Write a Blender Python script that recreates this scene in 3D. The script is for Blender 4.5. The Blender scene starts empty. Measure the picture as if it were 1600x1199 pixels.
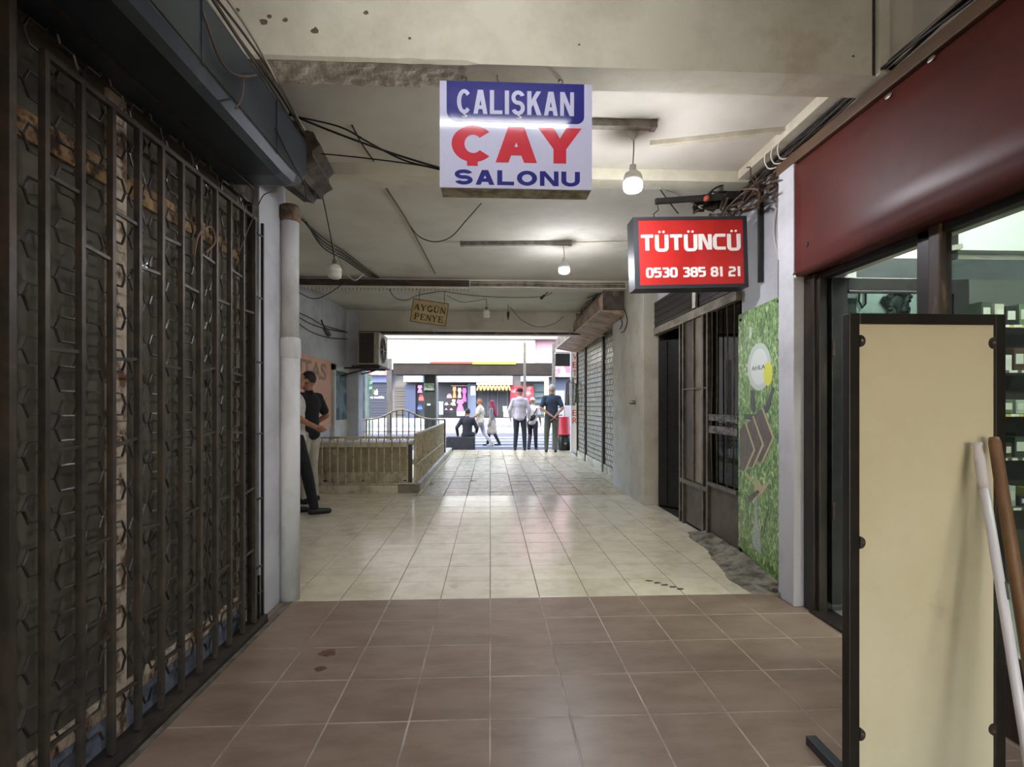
import bpy, bmesh, math, random
from mathutils import Vector, Matrix, noise
random.seed(7)
scene = bpy.context.scene
R = math.radians

# ------------------------------------------------------------------ camera, world, sun, exposure
FPX, EYE, HORIZON = 780.0, 1.3, 633.0
YAW = math.atan(34 / 780)
cam_d = bpy.data.cameras.new('camera'); cam = bpy.data.objects.new('camera', cam_d)
scene.collection.objects.link(cam); scene.camera = cam
cam.location = (0, 0, EYE); cam.rotation_euler = (R(90), 0, -YAW)
cam_d.sensor_fit = 'HORIZONTAL'; cam_d.sensor_width = 36; cam_d.lens = FPX / 1600 * 36
cam_d.shift_y = (HORIZON - 599.5) / 1600; cam_d.clip_start = .05; cam_d.clip_end = 500

world = bpy.data.worlds.new('world'); scene.world = world; world.use_nodes = True
wn = world.node_tree.nodes; wl = world.node_tree.links
sky = wn.new('ShaderNodeTexSky'); sky.sky_type = 'NISHITA'; sky.sun_disc = False
sky.sun_elevation = R(52); sky.sun_rotation = R(200); sky.air_density = 1.2; sky.dust_density = 2.0
wl.new(sky.outputs[0], wn['Background'].inputs[0]); wn['Background'].inputs[1].default_value = .95

sun_d = bpy.data.lights.new('sun', 'SUN'); sun_d.energy = 1.7; sun_d.angle = R(.6); sun_d.color = (1, .93, .82)
sun = bpy.data.objects.new('sun', sun_d); scene.collection.objects.link(sun)
sun.rotation_euler = (R(40), 0, R(-14))          # comes over the roof behind the camera, lights the far side of the street

vs = scene.view_settings
vs.view_transform = 'Standard'; vs.look = 'None'; vs.exposure = 0.95; vs.gamma = 1; vs.use_curve_mapping = False

# ------------------------------------------------------------------ picture measurements -> metres
SA, CA = math.sin(YAW), math.cos(YAW)
def ray(px, py):
    xc = (px - 800) / FPX; yc = (HORIZON - py) / FPX
    return Vector((SA + xc * CA, CA - xc * SA, yc))
def pY(px, py, Y):
    d = ray(px, py); t = Y / d.y; return Vector((d.x * t, Y, EYE + d.z * t))
def pX(px, py, X):
    d = ray(px, py); t = X / d.x; return Vector((X, d.y * t, EYE + d.z * t))
def pZ(px, py, h=0):
    d = ray(px, py); t = (h - EYE) / d.z; return Vector((d.x * t, d.y * t, h))

# ------------------------------------------------------------------ materials
def c(h):
    h = h.lstrip('#'); v = [int(h[i:i + 2], 16) / 255 for i in (0, 2, 4)]
    return tuple((x / 12.92 if x <= .04045 else ((x + .055) / 1.055) ** 2.4) for x in v) + (1,)
MATS = {}
def mat(name, col, rough=.6, metal=0, col2=None, scale=4, lo=.42, hi=.62, bump=0, bscale=30, rnd=0, spec=.5,
        emit=None, estr=0, detail=6, stretch=(1, 1, 1), col3=None, scale3=1.5, lo3=.55, hi3=.7, coords='Object', coat=0, bdist=.01):
    if name in MATS: return MATS[name]
    m = bpy.data.materials.new(name); m.use_nodes = True; n = m.node_tree.nodes; l = m.node_tree.links
    b = n['Principled BSDF']; b.inputs['Roughness'].default_value = rough; b.inputs['Metallic'].default_value = metal
    b.inputs['Specular IOR Level'].default_value = spec
    b.inputs['Coat Weight'].default_value = coat; b.inputs['Coat Roughness'].default_value = .08
    b.inputs['Base Color'].default_value = c(col)
    geo = n.new('ShaderNodeNewGeometry'); mp = n.new('ShaderNodeMapping'); mp.inputs['Scale'].default_value = stretch
    l.new(geo.outputs['Position'], mp.inputs[0])
    out = None
    def layer(prev, colr, sc, a, z):
        t = n.new('ShaderNodeTexNoise'); t.inputs['Scale'].default_value = sc; t.inputs['Detail'].default_value = detail
        t.inputs['Roughness'].default_value = .65
        l.new(mp.outputs[0], t.inputs['Vector'])
        mr = n.new('ShaderNodeMapRange'); mr.inputs[1].default_value = a; mr.inputs[2].default_value = z
        l.new(t.outputs['Fac'], mr.inputs[0])
        mx = n.new('ShaderNodeMix'); mx.data_type = 'RGBA'
        l.new(mr.outputs[0], mx.inputs[0])
        if prev is None: mx.inputs[6].default_value = c(col)
        else: l.new(prev, mx.inputs[6])
        mx.inputs[7].default_value = c(colr)
        return mx.outputs[2]
    if col2: out = layer(None, col2, scale, lo, hi)
    if col3: out = layer(out, col3, scale3, lo3, hi3)
    if rnd:
        oi = n.new('ShaderNodeObjectInfo'); mr = n.new('ShaderNodeMapRange')
        mr.inputs[3].default_value = 1 - rnd; mr.inputs[4].default_value = 1 + rnd * .6
        l.new(oi.outputs['Random'], mr.inputs[0])
        hs = n.new('ShaderNodeHueSaturation'); l.new(mr.outputs[0], hs.inputs['Value'])
        if out: l.new(out, hs.inputs['Color'])
        else: hs.inputs['Color'].default_value = c(col)
        out = hs.outputs[0]
    if out: l.new(out, b.inputs['Base Color'])
    if bump:
        t = n.new('ShaderNodeTexNoise'); t.inputs['Scale'].default_value = bscale; t.inputs['Detail'].default_value = 5
        l.new(mp.outputs[0], t.inputs['Vector'])
        bp = n.new('ShaderNodeBump'); bp.inputs['Strength'].default_value = bump; bp.inputs['Distance'].default_value = bdist
        l.new(t.outputs['Fac'], bp.inputs['Height']); l.new(bp.outputs[0], b.inputs['Normal'])
    if emit:
        b.inputs['Emission Color'].default_value = c(emit); b.inputs['Emission Strength'].default_value = estr
    MATS[name] = m
    return m
def glass(name, tint='#cfd8d6', refl=.08, rough=.02, dust=0, dcol='#5a544b'):
    if name in MATS: return MATS[name]
    m = bpy.data.materials.new(name); m.use_nodes = True; n = m.node_tree.nodes; l = m.node_tree.links
    n.remove(n['Principled BSDF'])
    tr = n.new('ShaderNodeBsdfTransparent'); tr.inputs[0].default_value = c(tint)
    gl = n.new('ShaderNodeBsdfGlossy'); gl.inputs['Roughness'].default_value = rough
    lw = n.new('ShaderNodeLayerWeight'); lw.inputs[0].default_value = .12
    mr = n.new('ShaderNodeMapRange'); mr.inputs[3].default_value = refl; mr.inputs[4].default_value = .9
    l.new(lw.outputs['Fresnel'], mr.inputs[0])
    mx = n.new('ShaderNodeMixShader'); l.new(mr.outputs[0], mx.inputs[0]); l.new(tr.outputs[0], mx.inputs[1]); l.new(gl.outputs[0], mx.inputs[2])
    out = mx
    if dust:      # grimy film on the pane
        df = n.new('ShaderNodeBsdfDiffuse'); nz = n.new('ShaderNodeTexNoise'); nz.inputs['Scale'].default_value = 3; nz.inputs['Detail'].default_value = 6
        g = n.new('ShaderNodeNewGeometry'); l.new(g.outputs['Position'], nz.inputs['Vector'])
        cm = n.new('ShaderNodeMix'); cm.data_type = 'RGBA'; l.new(nz.outputs['Fac'], cm.inputs[0]); cm.inputs[6].default_value = c(dcol); cm.inputs[7].default_value = c('#4d483f'); l.new(cm.outputs[2], df.inputs[0])
        out = n.new('ShaderNodeMixShader'); out.inputs[0].default_value = dust; l.new(mx.outputs[0], out.inputs[1]); l.new(df.outputs[0], out.inputs[2])
    l.new(out.outputs[0], n['Material Output'].inputs[0]); MATS[name] = m
    return m

# ------------------------------------------------------------------ mesh builder
COL = scene.collection
WPOS = {}
def tag(o, label=None, cat=None, group=None, kind=None):
    if label: o['label'] = label
    if cat: o['category'] = cat
    if group: o['group'] = group
    if kind: o['kind'] = kind
    return o
def thing(name, loc, label, cat, group=None, kind=None):
    o = bpy.data.objects.new(name, None); COL.objects.link(o); o.location = Vector(loc); o.empty_display_size = .1
    WPOS[o] = Vector(loc); return tag(o, label, cat, group, kind)
def link(name, me, m, parent=None, loc=None, smooth=False):
    """one mesh whose vertices are in world metres -> object with its origin at its own centre"""
    if loc is None:
        co = [v.co for v in me.vertices]
        loc = Vector([(min(v[i] for v in co) + max(v[i] for v in co)) / 2 for i in range(3)])
        me.transform(Matrix.Translation(-loc))
    o = bpy.data.objects.new(name, me); COL.objects.link(o)
    if m is not None and not me.materials:
        me.materials.append(m)
    if smooth: me.polygons.foreach_set('use_smooth', [True] * len(me.polygons))
    o.location = loc - (WPOS[parent] if parent else Vector())
    if parent: o.parent = parent
    WPOS[o] = Vector(loc); return o
class MB:
    def __init__(s): s.v = []; s.f = []
    def add(s, vs, fs):
        k = len(s.v); s.v += [Vector(p) for p in vs]; s.f += [tuple(i + k for i in f) for f in fs]; return s
    def box(s, a, b):
        x0, y0, z0 = [min(a[i], b[i]) for i in range(3)]; x1, y1, z1 = [max(a[i], b[i]) for i in range(3)]
        return s.add([(x0, y0, z0), (x1, y0, z0), (x1, y1, z0), (x0, y1, z0), (x0, y0, z1), (x1, y0, z1), (x1, y1, z1), (x0, y1, z1)],
                     [(0, 3, 2, 1), (4, 5, 6, 7), (0, 1, 5, 4), (1, 2, 6, 5), (2, 3, 7, 6), (3, 0, 4, 7)])
    def bar(s, a, b, w, h=None, up=(0, 0, 1)):
        a, b = Vector(a), Vector(b); d = (b - a).normalized(); u = Vector(up)
        if abs(d.dot(u)) > .98: u = Vector((0, 1, 0))
        x = d.cross(u).normalized() * w / 2; y = x.cross(d).normalized() * (h or w) / 2
        vs = [p + i * x + j * y for p in (a, b) for i, j in ((-1, -1), (1, -1), (1, 1), (-1, 1))]
        return s.add(vs, [(3, 2, 1, 0), (4, 5, 6, 7), (0, 1, 5, 4), (1, 2, 6, 5), (2, 3, 7, 6), (3, 0, 4, 7)])
    def tube(s, pts, r, n=6, cap=True):
        pts = [Vector(p) for p in pts]; rs = r if isinstance(r, (list, tuple)) else [r] * len(pts)
        vs = []; fs = []; prev = None
        for i, p in enumerate(pts):
            d = (pts[min(i + 1, len(pts) - 1)] - pts[max(i - 1, 0)])
            d = d.normalized() if d.length > 1e-9 else Vector((0, 0, 1))
            if prev is None:
                u = Vector((0, 0, 1)) if abs(d.z) < .9 else Vector((1, 0, 0)); x = d.cross(u).normalized()
            else:
                x = (prev - d * prev.dot(d)); x = x.normalized() if x.length > 1e-6 else d.orthogonal().normalized()
            prev = x; y = d.cross(x)
            for k in range(n):
                a = 2 * math.pi * (k + .5) / n; vs.append(p + (x * math.cos(a) + y * math.sin(a)) * rs[i])
        for i in range(len(pts) - 1):
            for k in range(n):
                fs.append((i * n + k, i * n + (k + 1) % n, (i + 1) * n + (k + 1) % n, (i + 1) * n + k))
        if cap: fs += [tuple(range(n - 1, -1, -1)), tuple((len(pts) - 1) * n + k for k in range(n))]
        return s.add(vs, fs)
    def lathe(s, prof, base, n=20, axis='z'):
        """prof: (radius, height) pairs"""
        base = Vector(base); vs = []; fs = []
        for r, h in prof:
            for k in range(n):
                a = 2 * math.pi * k / n; p = (r * math.cos(a), r * math.sin(a), h)
                if axis == 'x': p = (h, p[0], p[1])
                if axis == 'y': p = (p[0], h, p[1])
                vs.append(base + Vector(p))
        for i in range(len(prof) - 1):
            for k in range(n): fs.append((i * n + k, i * n + (k + 1) % n, (i + 1) * n + (k + 1) % n, (i + 1) * n + k))
        fs += [tuple(range(n - 1, -1, -1)), tuple((len(prof) - 1) * n + k for k in range(n))]
        return s.add(vs, fs)
    def prism(s, pts, off):
        """planar polygon extruded by vector off"""
        n = len(pts); off = Vector(off); a = [Vector(p) for p in pts]
        return s.add(a + [p + off for p in a], [tuple(range(n - 1, -1, -1)), tuple(range(n, 2 * n))] + [(i, (i + 1) % n, n + (i + 1) % n, n + i) for i in range(n)])
    def ell(s, ctr, rad, nu=16, nv=10, rot=None):
        vs = []; fs = []; ctr = Vector(ctr)
        for j in range(1, nv):
            t = math.pi * j / nv
            for i in range(nu):
                a = 2 * math.pi * i / nu
                p = Vector((rad[0] * math.sin(t) * math.cos(a), rad[1] * math.sin(t) * math.sin(a), rad[2] * math.cos(t)))
                vs.append(ctr + (rot @ p if rot else p))
        top = Vector((0, 0, rad[2])); k = len(vs); vs += [ctr + (rot @ top if rot else top), ctr - (rot @ top if rot else top)]
        for j in range(nv - 2):
            for i in range(nu):
                fs.append((j * nu + i, (j + 1) * nu + i, (j + 1) * nu + (i + 1) % nu, j * nu + (i + 1) % nu))
        for i in range(nu):
            fs.append((k, i, (i + 1) % nu)); fs.append((k + 1, (nv - 2) * nu + (i + 1) % nu, (nv - 2) * nu + i))
        return s.add(vs, fs)
    def capsule(s, a, b, ra, rb, n=10):
        a, b = Vector(a), Vector(b); d = (b - a); L = d.length
        if L < 1e-6: return s.ell(a, (ra,) * 3)
        d /= L; pts = []; rs = []
        for k in range(5):
            t = -math.pi / 2 + math.pi / 2 * k / 4 + .0001; pts.append(a + d * ra * math.sin(t)); rs.append(max(ra * math.cos(t), ra * .03))
        for k in range(5):
            t = math.pi / 2 * k / 4; pts.append(b + d * rb * math.sin(t)); rs.append(max(rb * math.cos(t), rb * .03))
        return s.tube(pts, rs, n)
    def mesh(s, name='mesh', bevel=0):
        me = bpy.data.meshes.new(name); me.from_pydata([tuple(v) for v in s.v], [], s.f)
        bm = bmesh.new(); bm.from_mesh(me); bmesh.ops.recalc_face_normals(bm, faces=bm.faces)
        if bevel:
            es = [e for e in bm.edges if len(e.link_faces) == 2 and e.calc_face_angle(0) > .6]
            bmesh.ops.bevel(bm, geom=es, offset=bevel, segments=2, affect='EDGES', profile=.6, clamp_overlap=True)
        bm.to_mesh(me); bm.free(); return me
    def build(s, name, m, parent=None, bevel=0, smooth=False, **k):
        o = link(name, s.mesh(name, bevel), m, parent, smooth=smooth)
        if k: tag(o, **k)
        return o
def box(name, a, b, m, parent=None, bevel=0, **k): return MB().box(a, b).build(name, m, parent, bevel, **k)
def bar(name, a, b, w, h, m, parent=None, **k): return MB().bar(a, b, w, h).build(name, m, parent, **k)
def smooth_path(pts, n=6):
    pts = [Vector(p) for p in pts]; out = []
    P = [2 * pts[0] - pts[1]] + pts + [2 * pts[-1] - pts[-2]]
    for i in range(1, len(P) - 2):
        p0, p1, p2, p3 = P[i - 1:i + 3]
        for k in range(n):
            t = k / n
            out.append(.5 * ((2 * p1) + (p2 - p0) * t + (2 * p0 - 5 * p1 + 4 * p2 - p3) * t * t + (3 * p1 - p0 - 3 * p2 + p3) * t ** 3))
    out.append(pts[-1]); return out
def cable(pts, r, m, label, group=None, name='cable', cat='cable'):
    return MB().tube(smooth_path(pts), r, 6).build(name, m, None, smooth=True, label=label, cat=cat, group=group)
def copy_tree(o, off, parent=None):
    k = o.copy(); COL.objects.link(k); k.parent = parent
    if parent is None: k.location = o.location + Vector(off)
    WPOS[k] = WPOS[o] + Vector(off)
    for ch in list(o.children): copy_tree(ch, off, k)
    return k

# ------------------------------------------------------------------ lettering
def text(string, org, rt, up, w, h, m, parent, bold=.0, thick=.004, name='lettering', nrm=None, res=4):
    """outline letters filling the box w x h whose lower left corner is org"""
    cu = bpy.data.curves.new('letters', 'FONT'); cu.body = string; cu.offset = bold; cu.resolution_u = res; cu.extrude = .5
    cu.align_x = 'LEFT'
    o = bpy.data.objects.new('letters', cu); COL.objects.link(o)
    dg = bpy.context.evaluated_depsgraph_get(); me = bpy.data.meshes.new_from_object(o.evaluated_get(dg))
    bpy.data.objects.remove(o)
    xs = [v.co.x for v in me.vertices]; ys = [v.co.y for v in me.vertices]
    x0, x1, y0, y1 = min(xs), max(xs), min(ys), max(ys)
    org, rt, up = Vector(org), Vector(rt).normalized(), Vector(up).normalized(); nr = rt.cross(up)
    for v in me.vertices:
        v.co = org + rt * ((v.co.x - x0) / (x1 - x0) * w) + up * ((v.co.y - y0) / (y1 - y0) * h) + nr * ((v.co.z + .5) * thick)
    me.materials.clear(); me.name = name
    return link(name, me, m, parent)
# letters drawn with strokes on a 0..1 grid
def arc(cx, cy, rx, ry, a0, a1, n=8): return [(cx + rx * math.cos(R(a0 + (a1 - a0) * k / n)), cy + ry * math.sin(R(a0 + (a1 - a0) * k / n))) for k in range(n + 1)]
U_ = [(.1, 1), (.1, .25)] + arc(.3, .2, .2, .2, 180, 270, 3) + arc(.7, .2, .2, .2, 270, 360, 3) + [(.9, 1)]
TECH = {'T': [[(.0, .92), (1, .92)], [(.5, .92), (.5, 0)]], 'U': [U_],
        'N': [[(.1, 0), (.1, .92), (.3, .92), (.75, .1), (.9, .1), (.9, 1)]],
        'C': [[(1, .92), (.3, .92)] + arc(.3, .7, .2, .22, 90, 180, 3) + arc(.3, .3, .2, .22, 180, 270, 3) + [(1, .08)]],
        '0': [[(.3, .92)] + arc(.3, .7, .2, .22, 90, 180, 3) + arc(.3, .3, .2, .22, 180, 270, 3) + arc(.7, .3, .2, .22, 270, 360, 3) + arc(.7, .7, .2, .22, 0, 90, 3) + [(.29, .92)]],
        '5': [[(.95, .92), (.1, .92), (.1, .55), (.75, .55)] + arc(.7, .32, .2, .22, 80, -90, 5) + [(.05, .08)]],
        '3': [[(.05, .92), (.7, .92)] + arc(.7, .72, .2, .2, 90, -60, 4) + [(.35, .51)], [(.7, .51)] + arc(.7, .29, .2, .21, 60, -90, 4) + [(.05, .08)]],
        '8': [[(.3, .92)] + arc(.28, .73, .18, .19, 90, 270, 4) + [(.7, .53)] + arc(.72, .73, .18, .19, -90, 90, 4) + [(.29, .92)],
              [(.3, .53)] + arc(.28, .3, .2, .22, 90, 270, 4) + [(.7, .08)] + arc(.72, .3, .2, .22, -90, 90, 4) + [(.29, .53)]],
        '1': [[(.2, .92), (.55, .92), (.55, 0)]],
        '2': [[(.05, .92), (.7, .92)] + arc(.7, .73, .2, .19, 90, -60, 4) + [(.2, .5), (.1, .4), (.1, .08), (.95, .08)]]}
SERIF = {'A': [(.1, [(.1, 0), (.5, 1)]), (.2, [(.5, .97), (.86, 0)]), (.08, [(.28, .35), (.7, .35)]), (.07, [(0, .03), (.25, .03)]), (.07, [(.68, .03), (1, .03)])],
         'Y': [(.2, [(.12, 1), (.5, .45)]), (.1, [(.9, 1), (.5, .45)]), (.2, [(.5, .5), (.5, 0)]), (.07, [(0, .97), (.3, .97)]), (.07, [(.72, .97), (1, .97)]), (.07, [(.3, .03), (.7, .03)])],
         'G': [(.17, arc(.5, .5, .4, .44, 50, 320, 14)), (.16, [(.84, .42), (.84, .05)]), (.07, [(.62, .42), (1, .42)])],
         'U': [(.2, [(.2, 1), (.2, .35)] + arc(.5, .32, .3, .27, 180, 270, 4)), (.1, arc(.5, .32, .33, .27, 270, 360, 4) + [(.83, 1)]), (.07, [(0, .97), (.4, .97)]), (.07, [(.66, .97), (1, .97)])],
         'N': [(.1, [(.15, 0), (.15, 1)]), (.2, [(.15, .97), (.85, .05)]), (.1, [(.85, 0), (.85, 1)]), (.07, [(0, .03), (.3, .03)]), (.07, [(.7, .97), (1, .97)])],
         'P': [(.2, [(.22, 0), (.22, 1)]), (.14, [(.2, .94), (.6, .94)] + arc(.6, .72, .27, .22, 90, -90, 7) + [(.2, .5)]), (.07, [(0, .03), (.46, .03)]), (.07, [(0, .97), (.3, .97)])],
         'E': [(.2, [(.22, 0), (.22, 1)]), (.1, [(.05, .95), (.9, .95)]), (.1, [(.2, .5), (.66, .5)]), (.1, [(.05, .05), (.95, .05)]), (.08, [(.9, .95), (.9, .72)]), (.08, [(.93, .05), (.93, .3)]), (.07, [(.66, .6), (.66, .4)])]}
def stroke2d(pts, wx, wy):
    """thicken a polyline in 2-D, returns quads; wx and wy are half widths along x and y"""
    out_l = []; out_r = []; n = len(pts); closed = n > 3 and (Vector(pts[0]) - Vector(pts[-1])).length < .03
    for i in range(n):
        def dirn(a, b):
            d = Vector((b[0] - a[0], b[1] - a[1])); return d.normalized() if d.length else Vector((1, 0))
        if closed and i in (0, n - 1): d0, d1 = dirn(pts[n - 2], pts[n - 1]), dirn(pts[0], pts[1])
        else: d0 = dirn(pts[max(i - 1, 0)], pts[max(i, 1)]); d1 = dirn(pts[min(i, n - 2)], pts[min(i + 1, n - 1)])
        n0 = Vector((-d0.y, d0.x)); n1 = Vector((-d1.y, d1.x)); m = (n0 + n1)
        m = m.normalized() if m.length > .1 else n0; k = 1 / max(m.dot(n0), .45)
        out_l.append((pts[i][0] + m.x * wx * k, pts[i][1] + m.y * wy * k)); out_r.append((pts[i][0] - m.x * wx * k, pts[i][1] - m.y * wy * k))
    return [(out_l[i], out_r[i], out_r[i + 1], out_l[i + 1]) for i in range(n - 1)]
def stroke_text(string, font, org, rt, up, w, h, m, parent, thick=.004, weight=.1, gap=.18, space=.5, name='lettering'):
    org, rt, up = Vector(org), Vector(rt).normalized(), Vector(up).normalized(); nr = rt.cross(up); mb = MB()
    units = sum((space if ch == ' ' else (.6 if ch == '1' else 1)) for ch in string) + gap * (len(string) - 1); cw = w / units; x = 0
    for ch in string:
        if ch == ' ': x += (space + gap) * cw; continue
        lw = cw * (.6 if ch == '1' else 1); base = {'Ü': 'U'}.get(ch, ch); quads = []
        for st in font[base]:
            wd, pts = st if isinstance(st, tuple) else (weight * 2, st)
            quads += stroke2d(pts, wd / 2 * (h / lw if font is TECH else 1) * (1.25 if font is TECH else 1), wd / 2)
        if ch == 'Ü':
            for dx in (.33, .67): quads.append([(dx + .11 * math.cos(a), 1.19 + .08 * math.sin(a)) for a in [k * math.pi / 3 for k in range(6)]])
        for q in quads:
            P = [org + rt * (x + p[0] * lw) + up * (p[1] * h) for p in q]
            if len(P) == 4 and (P[0] - P[1]).length < 1e-6: continue
            mb.prism(P, nr * (thick + random.random() * .0004))
        x += lw + gap * cw
    return mb.build(name, m, parent)

def ring(cx, cy, ro, ri, a0, a1, n=14):
    """ring segment as quads, ro / ri = (rx, ry)"""
    def q(r, a): return (cx + r[0] * math.cos(R(a)), cy + r[1] * math.sin(R(a)))
    A = [a0 + (a1 - a0) * k / n for k in range(n + 1)]
    return [(q(ro, A[k]), q(ro, A[k + 1]), q(ri, A[k + 1]), q(ri, A[k])) for k in range(n)]
def sans(ch, s, t):
    rect = lambda x0, y0, x1, y1: [(x0, y0), (x1, y0), (x1, y1), (x0, y1)]
    if ch == 'I': return [rect(0, 0, s, 1)], s
    if ch == 'L': return [rect(0, 0, s, 1), rect(s, 0, .9, t)], .9
    if ch == 'A':
        ap = s * .62
        return [[(0, 0), (s, 0), (.5 + ap * .75, 1), (.5 - ap, 1)], [(1 - s, 0), (1, 0), (.5 + ap, 1), (.5 - ap * .75, 1)], rect(s * .9, .2, 1 - s * .9, .2 + t * .95)], 1
    if ch == 'K': return [rect(0, 0, s, 1), [(s * .95, .30), (1, 1), (1 - s * 1.12, 1), (s * .95, .62)], [(s + .1, .50), (s * .5 + .44, .70), (1.03, 0), (1.03 - s * 1.15, 0)]], 1.03
    if ch == 'N': return [rect(0, 0, s * .92, 1), rect(1 - s * .92, 0, 1, 1), [(0, 1), (s * 1.05, 1), (1, 0), (1 - s * 1.05, 0)]], 1
    if ch == 'Y': return [[(-.03, 1), (s * 1.1, 1), (.5 + s * .5, .40), (.5 - s * .5, .40)], [(1.03, 1), (1 - s * 1.1, 1), (.5 - s * .5, .40), (.5 + s * .5, .40)], rect(.5 - s / 2, 0, .5 + s / 2, .42)], 1
    if ch == 'O': return ring(.54, .5, (.54, .51), (.54 - s, .51 - t), 0, 360, 28), 1.08
    if ch == 'U':
        return [rect(0, .38, s, 1), rect(1 - s, .38, 1, 1)] + ring(.5, .38, (.5, .395), (.5 - s, .395 - t), 180, 360, 14), 1
    if ch in 'CÇ': return ring(.52, .5, (.52, .51), (.52 - s, .51 - t), 42, 318, 22), 1.0
    if ch in 'SŞ':
        ro = (.48, .26 + t / 4); ri = (.48 - s * .95, .26 - t * .75 )
        return ring(.48, .755 - t / 4, ro, ri, 20, 270, 16) + ring(.48, .245 + t / 4, ro, ri, 90, -160, 16), .96
def sans_text(string, org, rt, up, w, h, m, parent, s=.3, t=.2, gap=.14, thick=.0015, ced='hook', name='lettering'):
    """heavy block letters; h is the cap height, org the left end of the baseline"""
    org, rt, up = Vector(org), Vector(rt).normalized(), Vector(up).normalized(); nr = rt.cross(up); mb = MB()
    G = [sans(ch, s, t) for ch in string]; cw = w / (sum(g[1] for g in G) + gap * (len(G) - 1)); x = 0
    for ch, (polys, adv) in zip(string, G):
        polys = list(polys)
        if ch in 'ÇŞ':
            c0 = .5
            if ced == 'block': polys.append([(c0 - .13, -.115), (c0 + .13, -.115), (c0 + .13, .06), (c0 - .13, .06)])
            else: polys += [[(c0 - .05, -.07), (c0 + .1, -.07), (c0 + .1, .05), (c0 - .05, .05)]] + ring(c0 + .02, -.11, (.24, .065), (.10, .022), 70, -150, 8)
        for q in polys: mb.prism([org + rt * (x + p[0] * cw) + up * (p[1] * h) for p in q], nr * (thick + random.random() * .0003))
        x += (adv + gap) * cw
    return mb.build(name, m, parent)
# ------------------------------------------------------------------ palette
M_plaster = mat('old_cream_plaster', '#cfc9b4', .85, col2='#b3ab95', scale=1.6, lo=.45, hi=.7, bump=.25, bscale=18, col3='#a3835f', scale3=.9, lo3=.62, hi3=.8)
M_ceil = mat('grey_ceiling_paint', '#cfc9bc', .85, col2='#bfb8a9', scale=1.1, lo=.42, hi=.66, bump=.18, bscale=10, col3='#a0968a', scale3=.8, lo3=.6, hi3=.78)
M_rough = mat('broken_concrete', '#e3dccd', .95, col2='#c4b9a6', scale=9, bump=.7, bscale=24, bdist=.015)
M_white = mat('white_wall_paint', '#c3c3c8', .75, col2='#a9a9ac', scale=2.2, lo=.45, hi=.7, bump=.12, bscale=14, col3='#86796a', scale3=1.4, lo3=.66, hi3=.8)
M_greywall = mat('grey_beige_wall', '#bdb7a8', .8, col2='#a59d8d', scale=2, lo=.45, hi=.7, bump=.15, bscale=14, col3='#7a7062', scale3=1.6, lo3=.66, hi3=.8)
M_soot = mat('sooty_plaster', '#5b5148', .95, col2='#2f2924', scale=6, bump=.5, bscale=22, col3='#9b907f', scale3=3, lo3=.55, hi3=.7)
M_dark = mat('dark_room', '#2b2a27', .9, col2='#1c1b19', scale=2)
M_grout = mat('floor_grout', '#8c7f72', .8, col2='#6d6258', scale=8)
M_grout_b = mat('brown_floor_grout', '#b8ab9c', .7, col2='#86776b', scale=2.2, lo=.4, hi=.6)
M_brown = mat('brown_floor_tile', '#8c7868', .34, col2='#796555', scale=3.4, lo=.4, hi=.66, rnd=.05, bump=.06, bscale=26, stretch=(1, 2.6, 1), col3='#94806f', scale3=2.1, lo3=.56, hi3=.8, spec=.5)
M_cream = mat('cream_floor_tile', '#dbd1b8', .16, col2='#c6ba9c', scale=5, lo=.44, hi=.7, rnd=.06, bump=.12, bscale=16, col3='#9d8f74', scale3=2.6, lo3=.6, hi3=.8)
M_far = mat('worn_stone_tile', '#cbb994', .26, col2='#a58f68', scale=9, lo=.42, hi=.66, rnd=.10, bump=.55, bscale=16, col3='#7d5f46', scale3=5, lo3=.6, hi3=.78, bdist=.02)
M_asph = mat('street_asphalt', '#515258', .9, col2='#46474d', scale=3)
M_pave = mat('street_paving', '#73757d', .8, col2='#62646c', scale=6)
M_black = mat('black_paint', '#191817', .4, col2='#242220', scale=12)
M_iron = mat('brown_black_iron', '#2b2522', .55, .3, col2='#473c33', scale=14)
M_gatebar = mat('dark_gate_paint', '#3d3834', .42, .35, col2='#54483d', scale=10)
M_lattice = mat('dark_steel_rod', '#625e5c', .34, .5, col2='#444040', scale=12)
M_blue = mat('blue_black_sheet_metal', '#2f383f', .42, .35, col2='#252c32', scale=3, col3='#4d4a45', scale3=4, lo3=.62, hi3=.75, bump=.06, bscale=6)
M_peel = mat('peeling_white_frame', '#c9b9a2', .8, col2='#6d5038', scale=16, lo=.48, hi=.6, bump=.6, bscale=30, stretch=(1, 1, .5))
M_peel_tan = mat('peeling_tan_frame', '#a4845a', .8, col2='#3d2d20', scale=14, lo=.45, hi=.56, bump=.5, bscale=30)
M_kick = mat('blue_grey_kick_panel', '#838b99', .6, col2='#656c78', scale=9, lo=.4, hi=.6, col3='#3a3f45', scale3=6, lo3=.55, hi3=.68)
M_pipe = mat('white_pipe_paint', '#c9c9ca', .55, col2='#aaa9a7', scale=4, lo=.45, hi=.7, col3='#7a5b42', scale3=3.2, lo3=.62, hi3=.76, stretch=(1, 1, .5))
M_cable = mat('black_cable', '#1d1a17', .6)
M_cable_w = mat('grey_cable', '#a59c8c', .6)
M_cable_b = mat('brown_cable', '#4e3d30', .6)
M_socket = mat('white_plastic', '#d8d6cf', .4)
M_lit = mat('lit_bulb', '#ffffff', .4, emit='#f3f6ff', estr=270)
M_lit_near = mat('lit_bulb_near', '#ffffff', .4, emit='#f6f6ff', estr=190)
M_tube = mat('lit_tube', '#ffffff', .4, emit='#f4f8ff', estr=48)
M_bulb_off = mat('unlit_bulb', '#d9d6cc', .3)
M_steel = mat('galvanised_steel', '#8d8a84', .4, .8, col2='#6a665f', scale=9)

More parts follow.
